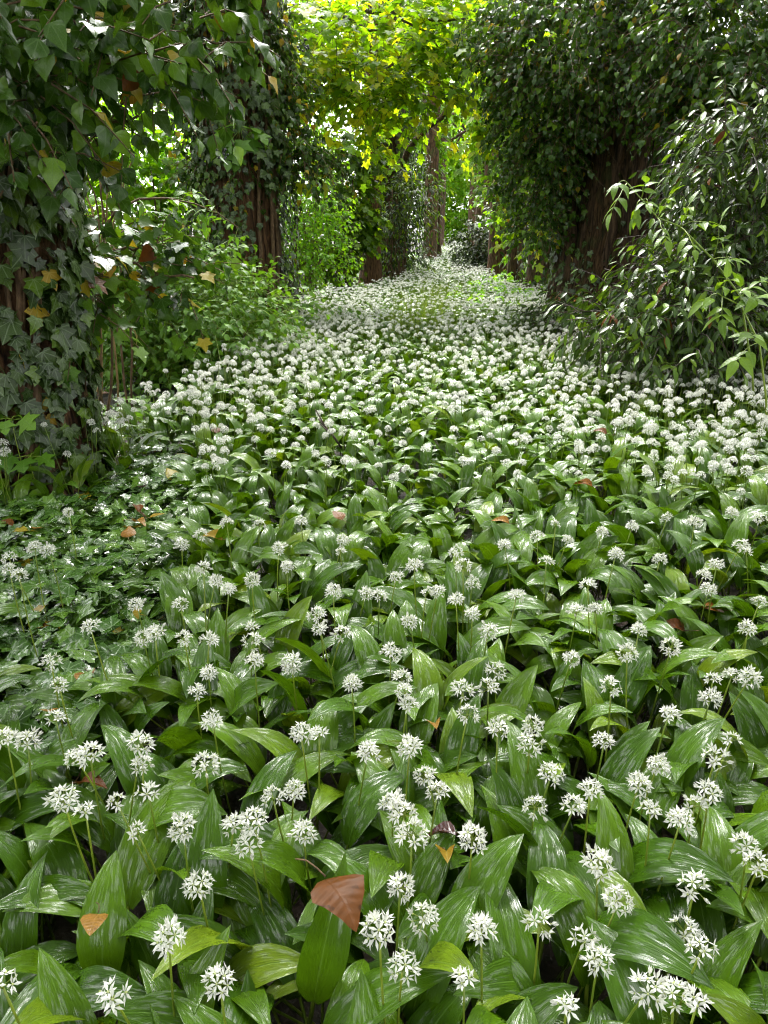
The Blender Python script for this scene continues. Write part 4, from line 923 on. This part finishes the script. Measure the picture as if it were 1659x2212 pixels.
LEAF_MESH = [MB().add(p).mesh('leaf', [M_GARLIC, M_GSTEM]) for p in GL_NEAR]
def leaf_plan(g, k, short=False):
    a0 = g.uniform(0, 6.3); out = []
    for i in range(k):
        a = a0 + i * 2 * math.pi / k + g.normal(0, .45); out.append((a, g.uniform(.8, 1.24) * (.62 if short else 1), g.normal(0, .10), g.normal(0, .10), g.uniform(0, .022)))
    return out
def scape_pts(bx, by, h, g):
    b = np.array([bx, by, float(gz(bx, by))]); m = (b + h) / 2 + np.append(g.normal(0, .010, 2), 0); t = np.linspace(0, 1, 7)[:, None]
    return (1 - t) ** 2 * b + 2 * t * (1 - t) * m + t * t * h
# rows for the labels
rows = {}
ns = sorted(near, key=lambda i: pa[i, 1])
for r in range(0, len(ns), 15):
    for c, i in enumerate(sorted(ns[r:r + 15], key=lambda i: xx[i])): rows[i] = (r // 15, c)
NUM = ['no', 'one', 'two', 'three', 'four', 'five', 'six']
for i in near:
    bx, by, hs = plants[i]; g2 = np.random.default_rng(1000 + i); ivyp = bool(in_ivy(np.array([bx]), np.array([by]))[0]); k = 2 if ivyp else int(g2.integers(3, 5)) if hs else int(g2.integers(4, 6))
    base = np.array([bx, by, float(gz(bx, by))]); r, c = rows[i]
    what = 'flowerless' if not hs else ('with one white flower head' if len(hs) == 1 else 'with two white flower heads')
    th = thing('wild_garlic', base, '%s-leaved %s, %s from left in %s row from bottom' % (NUM[k], ('wild garlic ' + what) if hs else 'flowerless wild garlic', ORD[c], ORD[r]), 'wild garlic', 'wild garlic plants in the foreground')
    for a, s, tx, ty, o in leaf_plan(g2, k, ivyp):
        m4 = np.eye(4); m4[:3, :3] = rotz(a, s, tx, ty); m4[:3, 3] = (-math.sin(a) * o, math.cos(a) * o, -.004)
        link('leaf', LEAF_MESH[int(g2.integers(len(LEAF_MESH)))], th, Matrix(m4))
    for h in hs:
        q = scape_pts(bx, by, h, g2)
        MB().add(tube(q, np.linspace(.0021, .0014, 7), 5)).build('flower_stem', [M_GSTEM], th, base=base)
        ui = int(g2.integers(len(UMB))); d = nrm((q[-1] - q[-2])[None])[0] + np.array([0, 0, .3])
        m4 = np.eye(4); m4[:3, :3] = align(d, g2.uniform(0, 6)) * g2.uniform(.92, 1.14); m4[:3, 3] = h - base
        hd = link('flower_head', PED_MESH[ui], th, Matrix(m4))
        for dd, l in zip(*UMB[ui]):
            f4 = np.eye(4); f4[:3, :3] = align(dd + g2.normal(0, .12, 3), g2.uniform(0, 6)) * g2.uniform(.88, 1.1); f4[:3, 3] = dd * l
            link('floret', FLO_MESH[int(g2.choice(5, p=[.3, .25, .2, .17, .08]))], hd, Matrix(f4))

# everything beyond them: one carpet
cb = MB(); g = np.random.default_rng(99)
def carpet(x, y, heads, leaves, k, ups, ns_leaf, g, hz=.33, lowf=None):
    z = gz(x, y); N = len(x); low = np.ones(N) if lowf is None else lowf
    for j in range(k):
        a = g.uniform(0, 6.3, N) + j * 2.1; s = g.uniform(.72, 1.18, N) * ns_leaf * low; tx = g.normal(0, .12, N); ca, sa = np.cos(a), np.sin(a); c, sn = np.cos(tx), np.sin(tx); o0 = np.zeros(N)
        A = np.stack([np.stack([ca, -sa * c, sa * sn], 1), np.stack([sa, ca * c, -ca * sn], 1), np.stack([o0, sn, c], 1)], 1) * s[:, None, None]
        var = g.integers(0, len(leaves), N); tone = g.random(N)
        for vi, p in enumerate(leaves):
            q = var == vi; cb.add_many(p, A[q], np.stack([x, y, z], 1)[q], tone[q])
    hi = np.repeat(np.arange(N), heads); n = len(hi)
    if not n: return
    b = np.stack([x[hi], y[hi], z[hi]], 1); h = b + np.stack([g.normal(0, .035, n), g.normal(0, .035, n), (hz + g.normal(0, .035, n)) * (.5 + .5 * low[hi])], 1)
    d = h - b; L = np.linalg.norm(d, axis=1); zz = d / L[:, None]; xv = nrm(np.cross(np.array([0, 1., 0]), zz)); yv = np.cross(zz, xv)
    A = np.stack([xv * .0018, yv * .0018, d], 2); cb.add_many(SCAPE, A, b, np.full(n, .5), 1)
    ro = g.uniform(0, 6.3, n); zz = nrm(zz + g.normal(0, .15, (n, 3))); xv = nrm(np.cross(np.stack([np.cos(ro), np.sin(ro), o_(n)], 1), zz)); yv = np.cross(zz, xv); s = g.uniform(.7, 1.12, n)
    A = np.stack([xv, yv, zz], 2) * s[:, None, None]; var = g.integers(0, len(ups), n)
    for vi, p in enumerate(ups):
        q = var == vi; cb.add_many(p, A[q], h[q], g.random(q.sum()))
def o_(n): return np.zeros(n)
fx = pa[far_ids, 0]; fy = pa[far_ids, 1]; hc = np.array([len(plants[i][2]) for i in far_ids])
xx2, _, _ = proj(np.stack([fx, fy, np.full(len(fx), .2)], 1)); hc = np.maximum(hc, (g.random(len(fx)) < .5) & ((xx2 < -20) | (xx2 > W0 + 20)))
carpet(fx, fy, hc, GL_NEAR, 4, UP_MID, 1.0, g)
def lam(x, y):
    trod = np.exp(-((x + .25) / .28) ** 2) * np.interp(y, [2, 3, 8, 12], [.3, .55, .55, .2])
    edge = np.clip((np.abs(x + .1) - .5) / .8, 0, 1)
    return np.interp(y, [2.0, 3, 5, 8, 14, 20], [.85, 1.15, 1.5, 2.0, 2.0, 1.7]) * (1 - trod) * (.65 + .75 * edge), 1 - .3 * trod
x, y = grid_pts(2.55, 5.2, .098, g); k = ~in_ivy(x, y); x, y = x[k], y[k]; l, lo = lam(x, y)
carpet(x, y, np.minimum(g.poisson(l), 4), GL_MID, 4, UP_MID, 1.0, g, lowf=lo)
x, y = grid_pts(5.2, 7.5, .100, g); l, lo = lam(x, y)
carpet(x, y, np.minimum(g.poisson(l), 5), GL_MID, 3, UP_MID, 1.0, g, lowf=lo)
x, y = grid_pts(7.5, 9.5, .105, g); l, lo = lam(x, y)
carpet(x, y, np.minimum(g.poisson(l), 5), GL_MID, 3, UP_FAR, 1.0, g, lowf=lo)
x, y = grid_pts(9.5, 20, .125, g); l, lo = lam(x, y)
carpet(x, y, np.minimum(g.poisson(l * 1.1), 6), GL_FAR, 3, UP_FAR, 1.0, g, lowf=lo)
x, y = grid_pts(20, 47, .17, g); l, lo = lam(x, y)
carpet(x, y, np.minimum(g.poisson(l * 1.5), 6), GL_FAR, 3, UP_FAR, 1.15, g, lowf=lo)
tag(cb.build('wild_garlic_carpet', [M_GARLIC, M_GSTEM, M_PETAL]), 'carpet of white flowering wild garlic running down the woodland path', 'wild garlic', kind='stuff')

# ------------------------------------------------------------------ ground ivy
g = np.random.default_rng(55)
lo_, hi_ = np.minimum(IVYPOLY.min(0), IVYNEAR.min(0)), np.maximum(IVYPOLY.max(0), IVYNEAR.max(0)); n = 6600
x = g.uniform(lo_[0], hi_[0], n); y = g.uniform(lo_[1], hi_[1], n); k = in_ivy(x, y); x, y = x[k], y[k]; n = len(x)
gi = thing('ground_ivy_patch', (float(IVYPOLY[:, 0].mean()), float(IVYPOLY[:, 1].mean()), 0), 'mat of wet ivy leaves on the ground below the near left trunk', 'ivy')
a = g.uniform(0, 6.3, n); lay = g.random(n); z = gz(x, y) + .05 + .11 * lay + .03 * np.sin(7 * x) * np.sin(6 * y)
tip = np.stack([np.cos(a), np.sin(a) - .35, -.15 + g.normal(0, .2, n)], 1); nn = np.array([0, -.15, 1.0]) + g.normal(0, .28, (n, 3))
lv = Leaves(); lv.add(np.stack([x, y, z], 1), tip, nn, .063 * g.uniform(.55, 1.35, n))
gb = np.array(gi.location); plant(gi, gb, lv, L_IVY, [M_IVYG, M_YEL], [.985, .015], g, 300)
for i in range(14):
    j = g.integers(n); p0 = np.array([x[j], y[j], .05]); a = g.uniform(0, 6.3)
    limb(gi, gb, wiggle(p0, p0 + np.array([math.cos(a) * .5, math.sin(a) * .5, .02]), 9, .06, g), .0025, .0015, M_TWIG, 'runner', 4)

# low dark ground cover under the trees on both sides
g = np.random.default_rng(57); mb = MB(); n = 26000
y = g.uniform(1.5, 34, n); sd = g.random(n) < .5; x = np.where(sd, XL(y) - g.exponential(1.1, n) + .1, XR(y) + g.exponential(1.1, n) - .1)
k = ~in_ivy(x, y); x, y = x[k], y[k]; n = len(x); a = g.uniform(0, 6.3, n)
tip = np.stack([np.cos(a), np.sin(a), -.2 + g.normal(0, .3, n)], 1); A = frames(tip, np.array([0, -.2, 1.0]) + g.normal(0, .35, (n, 3))) * (.075 * g.uniform(.6, 1.4, n) * (1 + y / 30))[:, None, None]
mb.add_many(L_FAR[0], A, np.stack([x, y, gz(x, y) + .03 + .12 * g.random(n)], 1), g.random(n), g.choice(3, n, p=[.6, .37, .03]))
tag(mb.build('ground_cover', [M_IVYG, M_DOG, M_BRN]), 'low leafy ground cover and litter under the trees along both path edges', 'ground cover', kind='stuff')

# sycamore seedlings at the foot of the near left tree
for lab, px, py, nl, sd in [('broad-leaved sycamore seedling at the foot of the near left trunk', 65, 985, 4, 1), ('lower sycamore seedling beside the ground ivy at the left edge', 45, 1085, 4, 2), ('pale seedling with pointed leaflets on the near left trunk base', 25, 905, 5, 3)]:
    D = 2.72; c = P(px, py, D); base = np.array([c[0], c[1], 0.]); g2 = np.random.default_rng(sd)
    shoot('sycamore_seedling', lab, 'seedling', base, wiggle(base, c, 6, .02, g2), [c + np.array([math.cos(q), math.sin(q) - .3, .1]) * .06 for q in np.linspace(0, 5, nl)], L_MAP, M_DOG, .10 if sd < 3 else .075, 150 + sd, M_TWIGG, .003, (0, -.5, 1))

# grass on the path, mid distance
g = np.random.default_rng(66); mb = MB(); N = 1500
blade = Proto([(-.5, 0, 0), (.5, 0, 0), (-.4, .1, .5), (.4, .1, .5), (0, .4, 1)], [(0, 1, 3, 2), (2, 3, 4)])
cx = np.array([G(px, py, .2)[:2] for px, py in [(905, 690), (930, 670), (960, 660), (880, 660), (940, 640), (985, 640), (915, 630), (965, 700), (850, 700)]]); w = g.integers(0, len(cx), N)
pos = np.stack([cx[w, 0] + g.normal(0, .14, N), cx[w, 1] + g.normal(0, .5, N), np.zeros(N)], 1); a = g.uniform(0, 6.3, N); h = g.uniform(.25, .5, N); o0 = np.zeros(N)
A = np.stack([np.stack([np.cos(a) * .006, -np.sin(a) * h * .6, o0], 1), np.stack([np.sin(a) * .006, np.cos(a) * h * .6, o0], 1), np.stack([o0, o0, h], 1)], 1)
mb.add_many(blade, A, pos, g.random(N)); tag(mb.build('grass', [M_GRASS]), 'tall thin grass growing among the flowers in mid path', 'grass', kind='stuff')

# ------------------------------------------------------------------ fallen leaves and twigs
def strip_pr(ws, fo, cu, wv, sk):
    ys = (0, .08, .22, .4, .6, .8, .92, 1); v, uv, f = [], [], []
    for y, w in zip(ys, ws):
        for u in (-1, -.5, 0, .5, 1):
            side = 1 if u > 0 else .55                                    # one half stands up more than the other
            z = fo * side * abs(u) ** 1.4 * w - cu * (y - .35) ** 2 + wv * .5 * w * abs(u) * math.sin(y * 8 + 2.2 * u) - (.10 * math.sin(y * math.pi) if abs(u) == 1 else 0)
            v.append((u * w + sk * y * y, y, z)); uv.append((u * w * .5 + .5, y))
    for i in range(len(ys) - 1):
        for j in range(4): a = i * 5 + j; f.append((a, a + 1, a + 6, a + 5))
    return Proto(v, f, uv)
FALL = {'ivy': strip_pr((.02, .20, .40, .47, .36, .17, .09, .0), .45, .5, .3, .10), 'ovate': strip_pr((.03, .2, .34, .36, .27, .15, .07, 0), .5, .3, .12, -.08),
        'curled': strip_pr((.03, .16, .26, .28, .2, .12, .05, 0), 1.3, .5, .2, .15), 'flat': strip_pr((.04, .3, .44, .44, .34, .18, .08, 0), .12, .2, .2, .05)}
def fallen(label, px, py, z, size, rot, kind, mat, tilt=(0, 0), stalk=.55):
    c = G(px, py, z); th = thing('fallen_leaf', c, label, 'leaf', 'fallen leaves')
    m = np.array(Matrix.Rotation(R(rot), 3, 'Z') @ Matrix.Rotation(R(tilt[0]), 3, 'X') @ Matrix.Rotation(R(tilt[1]), 3, 'Y')) * size
    m4 = np.eye(4); m4[:3, :3] = m; m4[:3, 3] = 0
    link('blade', proto_mesh(FALL[kind], mat, 'blade'), th, Matrix(m4))
    q = np.array([(0, 0, 0), (.03, -.2, .03), (.10, -.4, .07), (.22, -stalk, .06)]) @ m.T
    MB().add(tube(q, np.array([.016, .013, .012, .013]) * size, 5)).build('leaf_stalk', [M_TWIG if mat is not M_YEL else M_TWIGY], th)
fallen('large curled brown ivy leaf resting on garlic leaves in the foreground', 703, 1893, .325, .088, 222, 'ivy', M_BRN, (6, -6))
fallen('small ochre leaf with upright stalk at the lower left', 212, 1972, .27, .05, 190, 'ovate', M_TAN, (25, 5))
fallen('long pale tan leaf at the edge of the ground ivy', 190, 1452, .15, .085, 210, 'curled', M_TAN, (10, 20))
fallen('shrivelled maroon leaf among the foreground garlic', 985, 1800, .24, .06, 80, 'curled', M_MAROON, (-15, 30))
fallen('yellow sliver of leaf beneath the maroon leaf', 962, 1835, .23, .055, 190, 'curled', M_YEL, (40, 10))
fallen('bright yellow rounded leaf beside a flower above the ground ivy', 385, 1035, .16, .085, 60, 'flat', M_YEL, (30, 0))
fallen('pale orange leaf at the top of the ground ivy', 350, 975, .12, .075, 160, 'ovate', M_TAN, (20, 10))
fallen('ochre leaf on the right edge of the ground ivy, near its top', 415, 990, .13, .08, 80, 'ovate', M_YEL, (20, 5))
fallen('rusty leaf in the middle of the upper ground ivy', 328, 1052, .13, .06, 120, 'ovate', M_BRN, (20, 0))
fallen('long golden-brown leaf in the pile on the ground ivy', 290, 1125, .13, .085, 240, 'curled', M_TAN, (10, 0))
fallen('dark brown leaf on top of the golden pile on the ground ivy', 300, 1105, .15, .06, 30, 'curled', M_BRN, (20, 20))
fallen('yellow leaf at the right of the golden pile', 322, 1118, .14, .06, 290, 'ovate', M_YEL, (15, 0))
fallen('buff rounded leaf in the centre of the ground ivy', 277, 1160, .13, .06, 20, 'flat', M_TAN, (25, 0))
fallen('tan pointed leaf standing on edge in the ground ivy', 212, 1232, .14, .065, 200, 'ovate', M_TAN, (35, 20))
fallen('small rusty leaf low in the ground ivy', 113, 1357, .13, .045, 100, 'curled', M_BRN, (10, 0))
fallen('orange-brown leaf pressed on the near left trunk ivy', 165, 1005, .12, .07, 80, 'ovate', M_TAN, (30, 0))
fallen('tan leaf at the left beside the edge flowers', 85, 1142, .14, .065, 190, 'ovate', M_TAN, (30, 0))
fallen('brown leaf at the far left of the ground ivy', 30, 1135, .14, .06, 100, 'curled', M_BRN, (20, 0))
fallen('rusty leaf caught beneath the left foreground flowers', 170, 1690, .2, .07, 260, 'curled', M_BRN, (20, 0))
fallen('pale leaf hanging below a flower head on the left', 110, 1535, .22, .05, 200, 'ovate', M_TAN, (40, 0))
fallen('thin tan leaf between garlic leaves in mid foreground', 938, 1562, .22, .055, 190, 'curled', M_TAN, (40, 20))
fallen('rusty leaf under garlic on the right foreground', 1563, 1318, .2, .07, 100, 'ovate', M_BRN, (20, 0))
fallen('flat brown leaf by the right foreground flowers', 1480, 1362, .2, .07, 80, 'curled', M_BRN, (10, 0))
fallen('yellow patch of leaf beside the lower right flower', 1275, 1918, .22, .04, 90, 'flat', M_YEL, (20, 0))
fallen('ochre leaf among the flowers in the middle of the path', 480, 1165, .2, .08, 80, 'curled', M_YEL, (10, 0))
fallen('rusty leaf lying on the flowers in front of the right laurel', 1310, 937, .3, .07, 60, 'curled', M_BRN, (10, 0))
fallen('rusty leaf among the dense flowers at right', 1280, 1050, .28, .07, 80, 'curled', M_BRN, (10, 0))
fallen('rusty leaf tucked in the garlic near the path centre', 740, 1122, .22, .06, 40, 'ovate', M_BRN, (20, 0))
fallen('pinkish leaf among the mid-right flowers', 1100, 1130, .26, .06, 80, 'curled', M_TAN, (10, 0))
fallen('orange leaf at the left edge of the flowers above the ivy', 470, 935, .2, .07, 30, 'ovate', M_BRN, (20, 0))
def twig(label, pts, r, mat, forks=()):
    p = np.array(pts); th = thing('fallen_twig', p[0], label, 'twig')
    limb(th, p[0], p, r, r * .7, mat, 'shaft', 6)
    for f in forks: limb(th, p[0], np.array(f), r * .6, r * .4, mat, 'side_twig', 5)
twig('short dark wet twig at the lower edge of the ground ivy', [G(235, 1516, .17), G(255, 1513, .172), G(285, 1510, .175), G(312, 1506, .18)], .0045, M_TWIGD)
a = [G(690, 905, .3), G(705, 925, .27), G(722, 945, .23), G(738, 968, .18)]
twig('thin black forked twig slanting among the flowers', a, .007, M_TWIGD, [[a[1], a[1] + np.array([-.06, .05, .08])], [a[2], a[2] + np.array([-.07, .02, .06])]])
twig('small brown twig lying on the ground ivy', [G(288, 1090, .14), G(300, 1102, .14), G(315, 1116, .14)], .005, M_TWIG)
